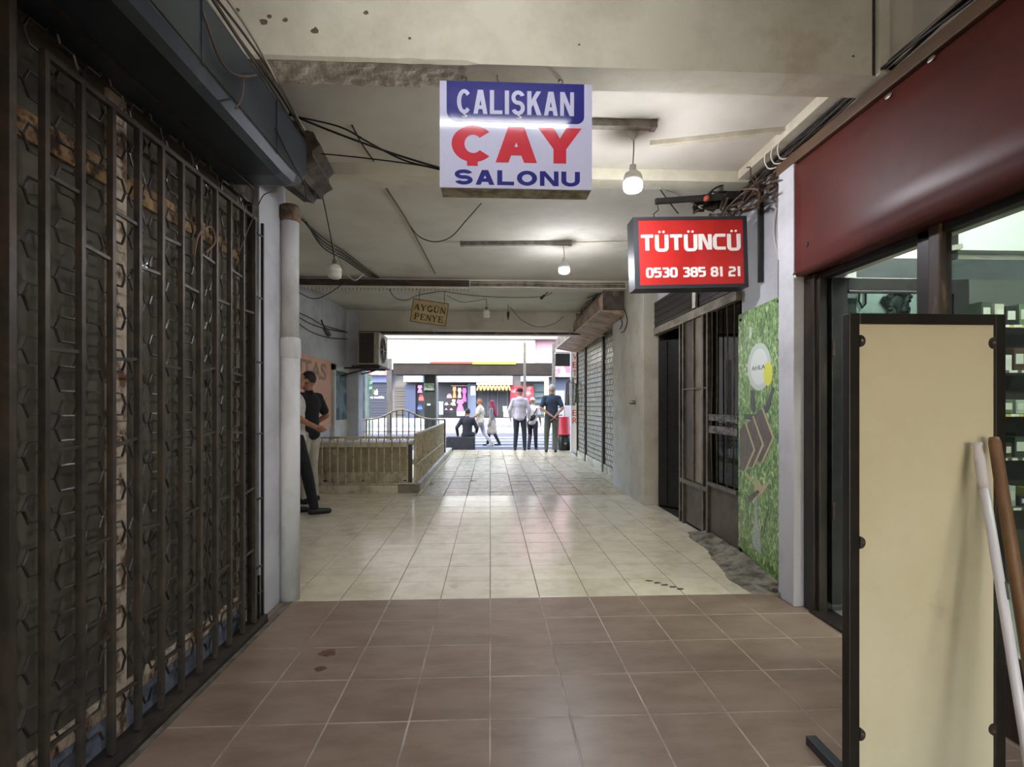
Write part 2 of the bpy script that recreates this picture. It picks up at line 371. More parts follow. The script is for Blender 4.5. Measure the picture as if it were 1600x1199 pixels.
# ------------------------------------------------------------------ floors with real tiles
def tile_floor(x0, x1, y0, y1, tx, ty, ax, ay, m, grout, gap, parent_name, label_thick=.012, tilt=0, dz=.0012, base=0, skip=None, sink=.004):
    """ax / ay: a joint position; tiles are clipped to the bay; the joints show the slab below"""
    slab = MB().box((x0, y0, base - .12), (x1, y1, base - sink)).build(parent_name, grout, kind='structure')
    full = MB().box((-tx / 2 + gap / 2, -ty / 2 + gap / 2, -label_thick), (tx / 2 - gap / 2, ty / 2 - gap / 2, 0)).mesh('tile', .0018); full.materials.append(m)
    rng = random.Random(3)
    for i in range(math.floor((x0 - ax) / tx), math.ceil((x1 - ax) / tx)):
        for j in range(math.floor((y0 - ay) / ty), math.ceil((y1 - ay) / ty)):
            a, b = max(ax + i * tx, x0), min(ax + (i + 1) * tx, x1); d, e = max(ay + j * ty, y0), min(ay + (j + 1) * ty, y1)
            if b - a < .03 or e - d < .03 or (skip and skip((a + b) / 2, (d + e) / 2)): continue
            me = full
            if b - a < tx - .002 or e - d < ty - .002:
                w, q = (b - a) / 2 - gap / 2, (e - d) / 2 - gap / 2
                me = MB().box((-w, -q, -label_thick), (w, q, 0)).mesh('tile', .0018)
            o = link('tile', me, m, slab, loc=Vector(((a + b) / 2, (d + e) / 2, base + rng.uniform(-dz, dz))))
            if tilt: o.rotation_euler = (rng.uniform(-tilt, tilt), rng.uniform(-tilt, tilt), 0)
    return slab
BND = 3.361
tile_floor(-1.45, 2.06, -.55, BND, .333, .3235, 0, BND, M_brown, M_grout_b, .0065, 'floor', dz=.0004, sink=.0012)
tile_floor(-2.72, 2.16, BND, 7.15, .333, .3358, 0, BND, M_cream, mat('dark_joint', '#6f6554', .8), .005, 'floor', dz=.0008)
tile_floor(-1.06, 2.22, 7.15, 14.5, .333, .333, 0, 7.15, M_far, mat('dark_far_joint', '#75644c', .85, col2='#4d3d2c', scale=5), .012, 'floor', tilt=.012, dz=.003)
box('floor', (-2.72, 7.15, -.12), (-1.06, 8.15, -.001), M_cream, kind='structure')
box('floor', (-1.45, -6, -.12), (2.06, -.55, 0), M_brown, kind='structure')

# ------------------------------------------------------------------ ceilings and beams
HC = 3.1
box('ceiling', (-1.6, -6, 3.42), (2.3, 2.45, 3.55), M_ceil, kind='structure')
box('ceiling', (-2.9, 2.58, HC), (2.3, 9.88, HC + .12), M_ceil, kind='structure')
b1 = MB(); N = 60      # first beam, its lower front edge worn
xs = [-1.62 + (2.3 + 1.62) * k / N for k in range(N + 1)]
def chip(x): return (.012 + .02 * abs(noise.noise((x * 7, 1, 0))) + .012 * abs(noise.noise((x * 23, 2, 0)))) if x < -.08 else .003 * abs(noise.noise((x * 9, 3, 0)))
for i in range(N):
    a, b = xs[i], xs[i + 1]; ca, cb = chip(a), chip(b)
    b1.add([(a, 2.42, 3.5), (b, 2.42, 3.5), (a, 2.42, 2.95 + ca), (b, 2.42, 2.95 + cb), (a, 2.42 + ca * .7, 2.95), (b, 2.42 + cb * .7, 2.95), (a, 2.60, 2.95), (b, 2.60, 2.95), (a, 2.60, 3.5), (b, 2.60, 3.5)],
           [(0, 1, 3, 2), (2, 3, 5, 4), (4, 5, 7, 6), (6, 7, 9, 8)])
beam1 = b1.build('ceiling_beam', M_plaster, kind='structure')
ec = MB(); NX, NY = 70, 8        # underside where the plaster has come off
rows = []
for j in range(NY + 1):
    for i in range(NX + 1):
        x = -1.3 + i / NX * 1.2 - (j / NY) * .09; y = 2.425 + j / NY * .17
        rows.append((x, y, 2.948 - .004 - .012 * abs(noise.noise((x * 7, y * 12, 0))) - .005 * noise.noise((x * 22, y * 26, 4))))
k = NX + 1
ec.add(rows, [(j * k + i, j * k + i + 1, (j + 1) * k + i + 1, (j + 1) * k + i) for j in range(NY) for i in range(NX)])
ec.build('exposed_concrete', M_rough, beam1, label='rough bare concrete where the plaster has fallen off')
for k, (px, py, r) in enumerate(((412, 34, .018), (421, 26, .012), (492, 48, .018), (572, 20, .012), (371, 16, .012), (446, 31, .012), (381, 36, .008), (905, 70, .006), (1333, 88, .007), (640, 60, .008))):
    q_ = pY(px, py, 2.42); MB().prism([(q_.x + r * (1 + .5 * noise.noise((a * 1.3, k, 0))) * math.cos(a), 2.4185, q_.z + r * .8 * (1 + .5 * noise.noise((a * 1.7, k, 5))) * math.sin(a)) for a in [2 * math.pi * i / 9 for i in range(9)]], (0, .004, 0)).build('chip', mat('dark_chip', '#6b604e', .9, col2='#463d30', scale=60), beam1)
box('ceiling_beam', (-2.72, 3.76, 3.015), (2.0, 3.92, HC), M_plaster, kind='structure')
beam3 = box('ceiling_beam', (-2.72, 7.17, 2.985), (2.3, 7.42, HC), M_ceil, kind='structure')
box('ceiling_beam', (-2.72, 9.62, 2.665), (2.3, 9.88, HC), M_ceil, kind='structure')
box('trim_1', (-2.72, 9.585, 2.655), (1.75, 9.625, 2.70), M_soot, kind='structure')
box('trim_2', (-1.1, 9.55, 2.70), (1.5, 9.615, 2.735), mat('white_strip', '#d5d0c6', .6), kind='structure')

# ------------------------------------------------------------------ walls, right side
XR = 2.16
box('wall_right', (XR, 3.3, 2.28), (XR + .2, 6.38, HC), M_white, kind='structure')             # above grille
box('wall_right', (XR, 3.12, 0), (XR + .2, 4.2, 2.28), M_white, kind='structure')               # behind green panel
box('wall_right', (XR + .07, 7.55, 2.6), (XR + .35, 14, 6), M_greywall, kind='structure')          # above shutters
col = box('wall_right', (1.98, 6.38, 0), (XR + .3, 8.0, HC), M_greywall, bevel=.008, kind='structure')
box('wall_right', (2.12, -6, 2.14), (2.3, 3.3, 3.45), M_ceil, kind='structure')                   # above red fascia
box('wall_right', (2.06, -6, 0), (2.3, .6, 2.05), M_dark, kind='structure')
post = box('wall_right', (1.95, 3.13, 0), (2.2, 3.30, 2.86), M_white, bevel=.006, kind='structure')
for hh in (2.62, 2.48, 2.28): MB().lathe([(.008, 0), (.008, .004)], (1.985, 3.128, hh), 8, 'y').build('plug_hole', M_black, post)
box('wall_back', (-1.6, -6.2, 2.4), (2.3, -6, 3.5), M_plaster, kind='structure')

# ------------------------------------------------------------------ walls, left side
box('wall_left', (-2.92, 3.5, 0), (-2.72, 9.88, HC), M_white, kind='structure')
pil = box('wall_left', (-1.62, 3.06, 0), (-1.385, 3.44, HC), M_white, bevel=.006, kind='structure')
box('wall_left', (-2.9, 3.3, 0), (-1.62, 3.48, HC), M_white, kind='structure')
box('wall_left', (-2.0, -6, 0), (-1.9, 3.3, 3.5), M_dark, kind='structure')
box('wall_left', (-1.56, -6, 2.5), (-1.42, 3.06, 3.5), M_soot, kind='structure')
colm = box('wall_left', (-2.72, 9.55, 0), (-2.49, 9.88, HC), M_white, bevel=.01, kind='structure')
# storeys above the passage, which keep the sun out
box('wall_upper', (-14, -6, 3.56), (14, 9.9, 9.5), M_greywall, kind='structure')
box('wall_upper', (-14, 9.0, -.2), (-3.9, 9.9, 3.56), M_greywall, kind='structure')
box('wall_upper', (2.55, 13.2, -.2), (14, 14.0, 9.5), M_greywall, kind='structure')

# ------------------------------------------------------------------ left: security gate
XG = -1.355
g = thing('security_gate', (XG, 1.6, 0), 'dark iron security gate of upright bars and bent rods closing the left shop', 'gate')
ybars = [2.93 - .1352 * k for k in range(11)]
for y in [1.29 - .1352 * k for k in range(8)]: bar('bar', (XG, y, .05), (XG, y, 2.36), .022, .016, M_gatebar, g)
for y in ybars: bar('bar', (XG, y, .05), (XG, y, 2.36), .022, .016, M_gatebar, g)
for k in range(len(ybars) - 1):
    for hh in ((1.47, 1.16, .24, 2.0) if k % 2 else (1.83, .82, .47)):
        MB().bar((XG, ybars[k] - .01, hh + random.uniform(-.012, .012)), (XG, ybars[k + 1] + .01, hh + random.uniform(-.012, .012)), .012, .012).build('crossbar', M_gatebar, g)
bar('frame_post', (XG, 1.463, 0), (XG, 1.463, 2.5), .03, .022, M_gatebar, g)
bar('top_rail', (XG, .3, 2.37), (XG, 1.30, 2.37), .02, .02, M_gatebar, g)
bar('top_rail', (XG, 1.57, 2.37), (XG, 2.95, 2.37), .02, .02, M_gatebar, g)
MB().box((XG - .03, .2, 0), (XG + .02, 3.06, .045)).build('bottom_rail', M_gatebar, g)
bar('frame_post', (XG - .03, 2.965, 0), (XG - .03, 2.965, 2.45), .03, .05, M_iron, g)
XL = XG - .045
P_, A_ = .22, .0405
def lat(y, ph):
    t = ((y / P_) + ph) % 1.0; s = 1
    if t >= .5: t -= .5; s = -1
    t *= P_          # 0..0.11 : knot .02, slope .015, flat .06, slope .015
    return s * A_ * (1 if t < .02 else (1 - (t - .02) / .018 if t < .038 else (0 if t < .092 else -(t - .092) / .018)))
def latpts(ph):
    out = []; y = .25
    while y < 2.95:
        out.append(y); y += .002
    pts = [(yy, lat(yy, ph)) for yy in out]; keep = [pts[0]]
    for a, b, d in zip(pts, pts[1:], pts[2:]):
        if abs((b[1] - a[1]) - (d[1] - b[1])) > 1e-5: keep.append(b)
    return keep + [pts[-1]]
shapes = [MB().tube([(0, y, z) for y, z in latpts(ph)], .0048, 5).mesh('lattice_rod') for ph in (0, .5)]
for s_ in shapes: s_.materials.append(M_lattice)
for i in range(30):
    link('lattice_rod', shapes[i % 2], M_lattice, g, loc=Vector((XL, 0, .13 + i * A_ * 2)))
# narrow return panel beside the gate
g2 = thing('gate_return', (-1.36, 3.03, 0), 'narrow black barred frame between dark gate and white wall end', 'gate')
for y, z0 in ((3.035, .05),): bar('bar', (-1.355, y, z0), (-1.355, y, 2.38), .014, .014, M_black, g2)
for hh in (2.3, 1.93, 1.55, 1.13, .75, .35, .2): bar('crossbar', (-1.355, 2.96, hh), (-1.355, 3.035, hh), .01, .01, M_black, g2)
bar('bar', (-1.355, 2.99, .05), (-1.355, 2.99, .3), .012, .012, M_black, g2)
sill = thing('gate_sill', (-1.33, 1.6, 0), 'dark grimy threshold strip along the foot of the iron gate', 'threshold')
MB().box((-1.45, -.5, 0), (-1.325, 3.05, .012)).build('strip', M_black, sill)
MB().box((-1.345, -.5, .0), (-1.30, 3.36, .006)).build('cement_edge', mat('grimy_cement_edge', '#6f6558', .9, col2='#4f473c', scale=12), sill)

# shopfront behind the gate
XS = -1.455
sf = thing('shopfront', (XS, 1.6, 0), 'old glazed shopfront with peeling frame behind the iron gate', 'shopfront')
for y0, y1 in ((-.5, 1.95), (2.05, 2.93)):
    MB().box((XS - .006, y0, .2), (XS, y1, 2.13)).build('pane', glass('shop_glass_dark', '#5a5c5a', .10, .03, .8, '#857e72'), sf)
    MB().box((XS - .006, y0, 2.22), (XS, y1, 2.5)).build('pane', glass('shop_glass_dark'), sf)
for y0, y1 in ((1.95, 2.05), (2.93, 2.97)): MB().box((XS - .03, y0, .0), (XS + .012, y1, 2.52)).build('upright', M_peel, sf, .004)
MB().box((XS - .03, -.5, 2.13), (XS + .012, 1.95, 2.22)).build('transom', M_peel_tan, sf, .004)
MB().box((XS - .03, 2.05, 2.13), (XS + .012, 2.93, 2.22)).build('transom', M_peel_tan, sf, .004)
MB().box((XS - .03, -.5, .13), (XS + .015, 1.95, .2)).build('bottom_rail', M_peel, sf, .004)
MB().box((XS - .03, 2.05, .13), (XS + .015, 2.93, .2)).build('bottom_rail', M_peel, sf, .004)
MB().box((XS - .03, -.5, .0), (XS + .01, 2.97, .13)).build('kick_panel', M_kick, sf)
# dim room behind
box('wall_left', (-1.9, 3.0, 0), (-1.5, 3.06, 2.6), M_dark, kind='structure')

# blue-black metal awning box over the gate
aw = thing('awning_box', (-1.2, 1, 2.5), 'blue-black sheet metal awning box above the iron gate', 'awning')
prof = [(-1.40, 2.86), (-1.09, 2.86), (-1.07, 2.82), (-1.068, 2.56), (-1.085, 2.515), (-1.12, 2.497), (-1.30, 2.495), (-1.42, 2.50)]
mb = MB(); ys = [-2.5, 2.65, 2.80, 2.90, 2.96]
for k, y in enumerate(ys):
    lift = [0, 0, .012, .05, .11][k]
    mb.v += [Vector((x, y, z + (lift * max(0, (2.86 - z) / .36)))) for x, z in prof]
n = len(prof)
for k in range(len(ys) - 1): mb.f += [(k * n + i, k * n + i + 1, (k + 1) * n + i + 1, (k + 1) * n + i) for i in range(n - 1)]
mb.f.append(tuple((len(ys) - 1) * n + i for i in range(n)))
mb.build('shell', M_blue, aw, smooth=False)
bar('lip', (-1.30, -2, 2.49), (-1.30, 2.8, 2.49), .01, .012, M_iron, aw)
bar('seam', (-1.067, -2, 2.575), (-1.067, 2.75, 2.575), .004, .006, M_iron, aw)
for y in (1.1, 1.9, 2.55): bar('rib', (-1.066, y, 2.56), (-1.066, y, 2.84), .004, .01, M_blue, aw)
# dirty ragged gap at the end of the awning box
gp = MB(); pts = []
for k in range(30):
    a = 2 * math.pi * k / 30; r = 1 + .3 * noise.noise((math.cos(a) * 2.1, math.sin(a) * 2.1, 3)) + random.uniform(-.16, .16)
    pts.append((-1.20 + .17 * r * math.cos(a), 3.0, 2.80 + .17 * r * math.sin(a)))
n = len(pts); gp.v = [Vector(p) for p in pts] + [Vector((x * .8 - .24, 3.40, 2.82 + (z - 2.80) * .9)) for x, y, z in pts]
gp.f = [tuple(range(n)), tuple(range(2 * n - 1, n - 1, -1))] + [(i, (i + 1) % n, n + (i + 1) % n, n + i) for i in range(n)]
gp.build('broken_plaster', M_soot, None, label='sooty ragged lump of broken plaster at the end of the dark awning box', cat='plaster')

# drain pipe at the corner
dp = thing('drain_pipe', (-1.337, 3.40, 0), 'thick white painted drain pipe at the corner beside the gate', 'pipe')
MB().lathe([(.062, 0), (.062, 1.66)], (-1.337, 3.40, 0), 24).build('lower_pipe', M_pipe, dp, smooth=True)
MB().lathe([(.056, 1.72), (.056, 2.62)], (-1.337, 3.40, 0), 24).build('upper_pipe', M_pipe, dp, smooth=True)
MB().lathe([(.056, 1.60), (.068, 1.62), (.068, 1.70), (.064, 1.74), (.056, 1.75)], (-1.337, 3.40, 0), 24).build('collar', M_pipe, dp, smooth=True)
MB().lathe([(.056, 2.52), (.068, 2.54), (.068, 2.60), (.056, 2.63)], (-1.337, 3.40, 0), 24).build('collar', mat('rusty_collar', '#8a7560', .7, col2='#5a4636', scale=14), dp, smooth=True)

# ------------------------------------------------------------------ signs
M_sw = mat('white_sign_film', '#d2d2ee', .5, spec=.15, coat=.45, bump=.12, bscale=45)
M_sb = mat('blue_sign_film', '#20207e', .5, spec=.15, coat=.45, bump=.12, bscale=45)
M_sr = mat('red_sign_film', '#cf2438', .5, spec=.15, coat=.45, bump=.12, bscale=45)
YS = 2.47
s1 = thing('hanging_sign', pY(806, 297, YS), 'white blue and red lightbox sign of the tea room hanging from the ceiling beam', 'sign')
def q1(px, py, d=0): v = pY(px, py, YS - d); return v
tl, br = q1(687, 129), q1(925, 297)
X0, X1, Z0, Z1 = tl.x, br.x, br.z, q1(800, 129).z
MB().box((X0, YS, Z0), (X1, YS + .01, Z1)).build('face', M_sw, s1)
MB().box((X0 + .004, YS + .0095, Z0), (X1 - .004, YS + .12, Z1)).build('case', mat('aged_sign_case', '#b7ad92', .8, col2='#7e745c', scale=12, bump=.3), s1)
W, Hh = X1 - X0, Z1 - Z0
def f1(u, v, d=.001): return Vector((X0 + u * W, YS - d, Z0 + v * Hh))
pb = [(.045, 1), (.948, 1), (.948, .69)] + [(.898 + .05 * math.cos(R(-a)), .69 + .068 * math.sin(R(-a))) for a in range(0, 91, 15)] + [(.11 + .065 * math.cos(R(-a)), .72 + .098 * math.sin(R(-a))) for a in range(90, 181, 15)]
MB().prism([f1(u, v, 0) for u, v in pb], (0, -.0012, 0)).build('blue_panel', M_sb, s1)
sans_text('ÇALIŞKAN', f1(.112, .695, .0012), (1, 0, 0), (0, 0, 1), .768 * W, .225 * Hh, M_sw, s1, s=.3, t=.16, gap=.17)
sans_text('ÇAY', f1(.077, .245, 0), (1, 0, 0), (0, 0, 1), .845 * W, .335 * Hh, M_sr, s1, s=.31, t=.25, gap=.06, ced='block')
sans_text('SALONU', f1(.097, .03, 0), (1, 0, 0), (0, 0, 1), .822 * W, .138 * Hh, M_sb, s1, s=.27, t=.24, gap=.15)
for u in (.155, .80):
    h = f1(u, 1); pts = [(h.x, YS + .05, h.z - .002), (h.x, YS + .05, h.z + .03)] + [(h.x + .012 * math.sin(R(a)), YS + .05, h.z + .042 - .012 * math.cos(R(a))) for a in range(0, 300, 40)]
    MB().tube(pts + [(h.x, YS + .05, 2.952)], .0035, 6).build('hook', M_steel, s1)
hk = pZ(777, 118, 2.948)
MB().tube([(hk.x, hk.y, 2.95), (hk.x, hk.y, 2.925), (hk.x + .01, hk.y, 2.915), (hk.x, hk.y, 2.905)], .003, 6).build('ceiling_hook', M_steel, None, label='small bare hook in the beam above the tea room sign', cat='hook')

# red tobacco shop sign on a bracket
Y2 = 3.84
rt2 = Vector((1, 0, .028)).normalized(); up2 = Vector((-.03, 0, 1)).normalized()
s2o = pY(992, 452, Y2)
s2 = thing('bracket_sign', s2o, 'red box sign with white lettering and phone number on a black bracket', 'sign')
w2 = (pY(1169, 445, Y2) - s2o).length; h2 = (pY(989, 340, Y2) - s2o).length
def f2(u, v, d=0): return s2o + rt2 * (u * w2) + up2 * (v * h2) + Vector((0, -d, 0))
def quad2(u0, u1, v0, v1, d0, d1): return MB().prism([f2(u0, v0, d0), f2(u1, v0, d0), f2(u1, v1, d0), f2(u0, v1, d0)], (0, d0 - d1, 0))
M_frame2 = mat('black_sign_frame', '#2a2d33', .45)
quad2(0, 1, 0, 1, -.16, 0).build('case', M_frame2, s2)
for q in ((0, 1, 0, .05), (0, 1, .955, 1), (0, .045, .05, .955), (.965, 1, .05, .955)): quad2(*q, 0, .008).build('frame', M_frame2, s2)
quad2(.045, .965, .05, .955, 0, .002).build('face', mat('red_sign_face', '#b9231f', .4, col2='#ab1f1b', scale=5, coat=.3), s2)
M_letter = mat('off_white_letters', '#efeae2', .5)
stroke_text('TÜTÜNCÜ', TECH, f2(.065, .535, .002), rt2, up2, .87 * w2, .215 * h2, M_letter, s2, weight=.1, gap=.2)
stroke_text('0530 385 81 21', TECH, f2(.105, .155, .002), rt2, up2, .83 * w2, .135 * h2, M_letter, s2, weight=.1, gap=.24, space=.45)
bk = thing('sign_bracket', pX(1186, 420, 2.14), 'black square steel arm holding the red sign out from the wall', 'bracket')
aend, awall = pY(1024, 315, Y2 + .02), pX(1190, 304, 2.15)
bar('arm', aend, (2.15, Y2 + .02, awall.z), .032, .04, M_black, bk)
bar('wall_plate', (2.135, Y2 + .02, 2.27), (2.135, Y2 + .02, awall.z + .05), .03, .03, M_black, bk)
for px, u in ((1027, .2), (1150, .88)):
    t = pY(px, 318, Y2 + .02); b = f2(u, 1.0, -.02); b.y = Y2 + .02
    MB().tube([t, (t.x + .01, t.y, t.z - .05), (b.x - .01, t.y, b.z + .03), b], .004, 6).build('hanger', M_black, bk)

# small hand-lettered sign further in
Y3 = 7.9
s3o = pY(641, 502, Y3)
s3 = thing('hanging_sign', s3o, 'small tan sign of the knitwear shop hanging crooked in the passage', 'sign')
rt3 = (pY(696, 510, Y3) - s3o); w3 = rt3.length; rt3.normalize(); up3 = (pY(646, 467, Y3) - s3o); h3 = up3.length; up3.normalize()
def f3(u, v, d=0): return s3o + rt3 * (u * w3) + up3 * (v * h3) + Vector((0, -d, 0))
M_tan = mat('tan_board', '#b59f72', .7, col2='#a28c60', scale=7)
MB().prism([f3(0, 0), f3(1, 0), f3(1, 1), f3(0, 1)], (0, .02, 0)).build('board', M_tan, s3)
for a, b in (((0, 0), (1, 0)), ((0, 1), (1, 1)), ((0, 0), (0, 1)), ((1, 0), (1, 1))): bar('edge', f3(*a, .003), f3(*b, .003), .012, .012, mat('brown_edge', '#6b5636', .7), s3)
M_ink = mat('dark_brown_paint', '#2b1d12', .7)
stroke_text('AYGÜN', SERIF, f3(.05, .53, .001), rt3, up3, .9 * w3, .26 * h3, M_ink, s3, gap=.12)
stroke_text('PENYE', SERIF, f3(.09, .12, .001), rt3, up3, .82 * w3, .27 * h3, M_ink, s3, gap=.12)
for u in (.17, .88):
    p = f3(u, 1); MB().tube([p, (p.x, p.y, HC)], .004, 5).build('wire', M_cable, s3)
# ------------------------------------------------------------------ right: shop with red fascia
M_red = mat('dark_red_vinyl', '#54201a', .42, col2='#481a14', scale=2, spec=.3, bump=.05, bscale=3)
fa = thing('shop_fascia', (2.03, 1, 2.13), 'dark red vinyl fascia board over the right shop window', 'fascia')
prof = [(2.115, 2.85), (1.97, 2.85), (1.955, 2.83), (1.953, 2.70), (1.945, 2.50), (1.93, 2.34), (1.917, 2.255), (1.927, 2.215), (1.933, 2.19), (1.94, 2.15), (1.955, 2.125), (2.115, 2.125)]
mb = MB(); n = len(prof)
ysf = [-3, 0, 1.5, 2.2, 2.6, 2.9, 3.05, 3.124]
for k, y in enumerate(ysf):
    t = min(1, max(0, (3.1 - y) / .9))
    mb.v += [Vector((x if x > 1.954 else 1.955 + (x - 1.955) * t, y, z)) for x, z in prof]
for k in range(len(ysf) - 1): mb.f += [(k * n + i, k * n + (i + 1) % n, (k + 1) * n + (i + 1) % n, (k + 1) * n + i) for i in range(n)]
mb.f += [tuple(range(n)), tuple((len(ysf) - 1) * n + i for i in range(n))]
mb.build('vinyl', M_red, fa, smooth=True)
p = pX(1261, 382, 1.952); MB().lathe([(.016, 0), (.016, .006)], (1.947, p.y, p.z), 14, 'x').build('bolt_hole', M_black, fa)
for px, py in ((1388, 150), (1455, 92)):
    p = pX(px, py, 1.95); MB().ell(p, (.004, .022, .012)).build('clip', M_steel, fa)
wt = MB().box((1.945, -3, 2.853), (2.12, 3.32, 2.925)).build('wood_trim', mat('brown_wood_trim', '#5c4128', .6, col2='#3f2c1b', scale=9, stretch=(1, .2, 1)), None, .006,
     label='brown timber batten running along the top of the dark red fascia', cat='batten')
# shopfront frame
M_ebony = mat('black_brown_timber', '#1d1a18', .42, col2='#33281f', scale=12, lo=.5, hi=.62, stretch=(1, 1, .2))
M_worn = mat('worn_brown_timber', '#3a2c22', .55, col2='#6b5640', scale=16, lo=.55, hi=.66, stretch=(1, 1, .2))
XF = 2.045
fr = thing('shopfront', (XF, 2.4, 0), 'black timber shopfront frame with glass beside the white post', 'shopfront')
MB().box((XF - .03, 3.03, 0), (XF + .09, 3.128, 2.12)).build('door_post', M_ebony, fr, .005)
MB().box((XF - .012, 3.0, 0), (XF + .04, 3.032, 2.10)).build('door_stop', M_ebony, fr, .004)
MB().box((XF, 2.235, 0), (XF + .06, 2.31, 2.13)).build('mullion', M_ebony, fr, .005)
MB().box((XF - .01, 2.175, 0), (XF + .05, 2.237, 2.13)).build('mullion', M_worn, fr, .008)
MB().box((XF, -.2, 2.085), (XF + .06, 3.03, 2.122)).build('head_rail', M_ebony, fr, .004)
MB().box((XF - .03, .6, 0), (XF + .08, 2.2, .28)).build('window_sill', M_ebony, fr, .005)
MB().box((XF + .02, .6, .28), (XF + .026, 2.18, 2.09)).build('pane', glass('shop_glass', '#e8ecea', .05), fr)
MB().box((XF - .05, 2.2, 0), (XF + .09, 3.05, .02)).build('threshold', M_ebony, fr, .004)
# open door leaf, swung into the shop
M_door = mat('black_door_paint', '#1b1c1c', .35, col2='#262727', scale=14)
YD = 3.0
dl = thing('door_1', (2.12, YD, 0), 'black panelled shop door with glass upper half standing open', 'door', kind='structure')
x0, x1 = 2.1, 2.98
MB().box((x0, YD - .02, .07), (x0 + .10, YD + .02, 2.085)).build('stile', M_door, dl, .004)
MB().box((x1 - .10, YD - .02, .07), (x1, YD + .02, 2.085)).build('stile', M_door, dl, .004)
MB().box((x0 + .1, YD - .02, 2.005), (x1 - .1, YD + .02, 2.085)).build('rail', M_door, dl, .004)
MB().box((x0 + .1, YD - .02, .87), (x1 - .1, YD + .02, 1.01)).build('rail', M_door, dl, .004)
MB().box((x0 + .1, YD - .02, .07), (x1 - .1, YD + .02, .25)).build('rail', M_door, dl, .004)
MB().box((x0 + .1, YD - .006, .25), (x1 - .1, YD + .006, .87)).build('lower_panel', M_door, dl)
MB().box((x0 + .1, YD - .003, 1.01), (x1 - .1, YD + .003, 2.005)).build('pane', glass('door_glass', '#c9d4d2', .05), dl)
for z in (.255, .862, 1.018, 1.997): MB().box((x0 + .1, YD - .028, z - .008), (x1 - .1, YD - .008, z + .008)).build('moulding', M_ebony, dl, .003)
for z in (.6, 1.6): MB().lathe([(.009, 0), (.009, .1)], (x0 + .005, YD - .027, z), 8).build('hinge', M_iron, dl)
# inside of the shop
M_sgrey = mat('slate_grey_wall', '#464c4e', .8, col2='#3d4345', scale=3)
M_swhite = mat('shop_white_paint', '#e0e6e2', .7, col2='#d3dad6', scale=2)
box('wall_back', (2.1, 3.48, 0), (5.2, 3.56, 2.36), M_sgrey, kind='structure')
box('wall_back', (2.1, 3.48, 2.36), (5.2, 3.56, 3.2), M_swhite, kind='structure')
box('wall_right', (5.2, -.6, 0), (5.3, 3.56, 3.2), M_sgrey, kind='structure')
box('wall_back', (2.3, -.7, 0), (5.3, -.6, 3.2), M_sgrey, kind='structure')
box('ceiling', (2.3, -.7, 3.2), (5.3, 3.56, 3.26), M_swhite, kind='structure')
box('floor', (2.06, -.7, -.1), (5.3, 3.56, 0.0), mat('pale_shop_floor', '#b9bdb5', .35, col2='#a6aaa2', scale=4), kind='structure')
box('shop_bulkhead', (3.32, 3.40, 2.40), (5.0, 3.475, 3.15), M_swhite, label='white boxed bulkhead above the shelves inside the right shop', cat='bulkhead')
sl = thing('louvre_board', (3.22, 3.4, 2.3), 'dark board with pale slats high on the shop wall beside the white bulkhead', 'slats')
box('backing', (3.14, 3.40, 2.34), (3.315, 3.475, 2.62), M_ebony, sl)
for z in (2.385, 2.53): MB().bar((3.14, 3.39, z), (3.31, 3.37, z + .03), .03, .035).build('slat', mat('pale_slat', '#9a968b', .6), sl)
bd = box('pegboard', (2.36, 3.455, 1.86), (3.06, 3.48, 2.14), mat('pale_pegboard', '#c3cdc8', .6, col2='#b0bab5', scale=5), label='pale board with small tools hanging behind the shop door glass', cat='board')
def tool(name, pts, r, label, cat, closed=False):
    return MB().tube([(x, 3.44, z) for x, z in pts], r, 6).build(name, mat('tool_iron', '#2f3636', .5, .4), None, label=label, cat=cat)
cx, cz = 2.45, 1.93
tool('pliers', [(cx - .03, cz + .2), (cx, cz + .13), (cx - .01, cz + .06)] + [(cx + .0 + .025 * math.sin(R(a)), cz + .0 + .05 * math.cos(R(a))) for a in range(-20, 330, 25)], .007, 'dark pliers with looped handle hanging leftmost on the pegboard', 'tool')
t = thing('hanging_brush', (2.53, 3.44, 1.92), 'dark brush hanging second from the left on the pegboard', 'tool')
MB().tube([(2.53, 3.44, 2.13), (2.535, 3.44, 1.99)], .008, 6).build('handle', mat('tool_iron', '#2f3636'), t)
MB().box((2.51, 3.43, 1.92), (2.56, 3.455, 1.99)).build('bristles', mat('tool_iron', '#2f3636'), t, .006)
tool('hook_tool', [(2.67, 2.12), (2.67, 2.02), (2.645, 1.99), (2.62, 2.04), (2.625, 2.11)], .007, 'dark bent hook hanging alone in the middle of the pegboard', 'hook')
mb = MB()
for k in range(26):
    a = 2 * math.pi * k / 26; r0 = .05; r1 = .095 + .02 * math.sin(5 * a)
    mb.tube(smooth_path([(2.90 + r0 * math.cos(a), 3.445, 2.03 + r0 * math.sin(a)), (2.90 + r1 * .8 * math.cos(a + .3), 3.43, 2.03 + r1 * .8 * math.sin(a + .3)), (2.90 + r1 * math.cos(a + .1), 3.44, 2.03 + r1 * math.sin(a + .1))], 3), .012, 5)
mb.ell((2.90, 3.445, 2.03), (.055, .02, .06))
mb.build('wall_mask', mat('tool_iron', '#2f3636'), None, label='dark curly-maned round wall ornament at the right of the pegboard', cat='ornament')
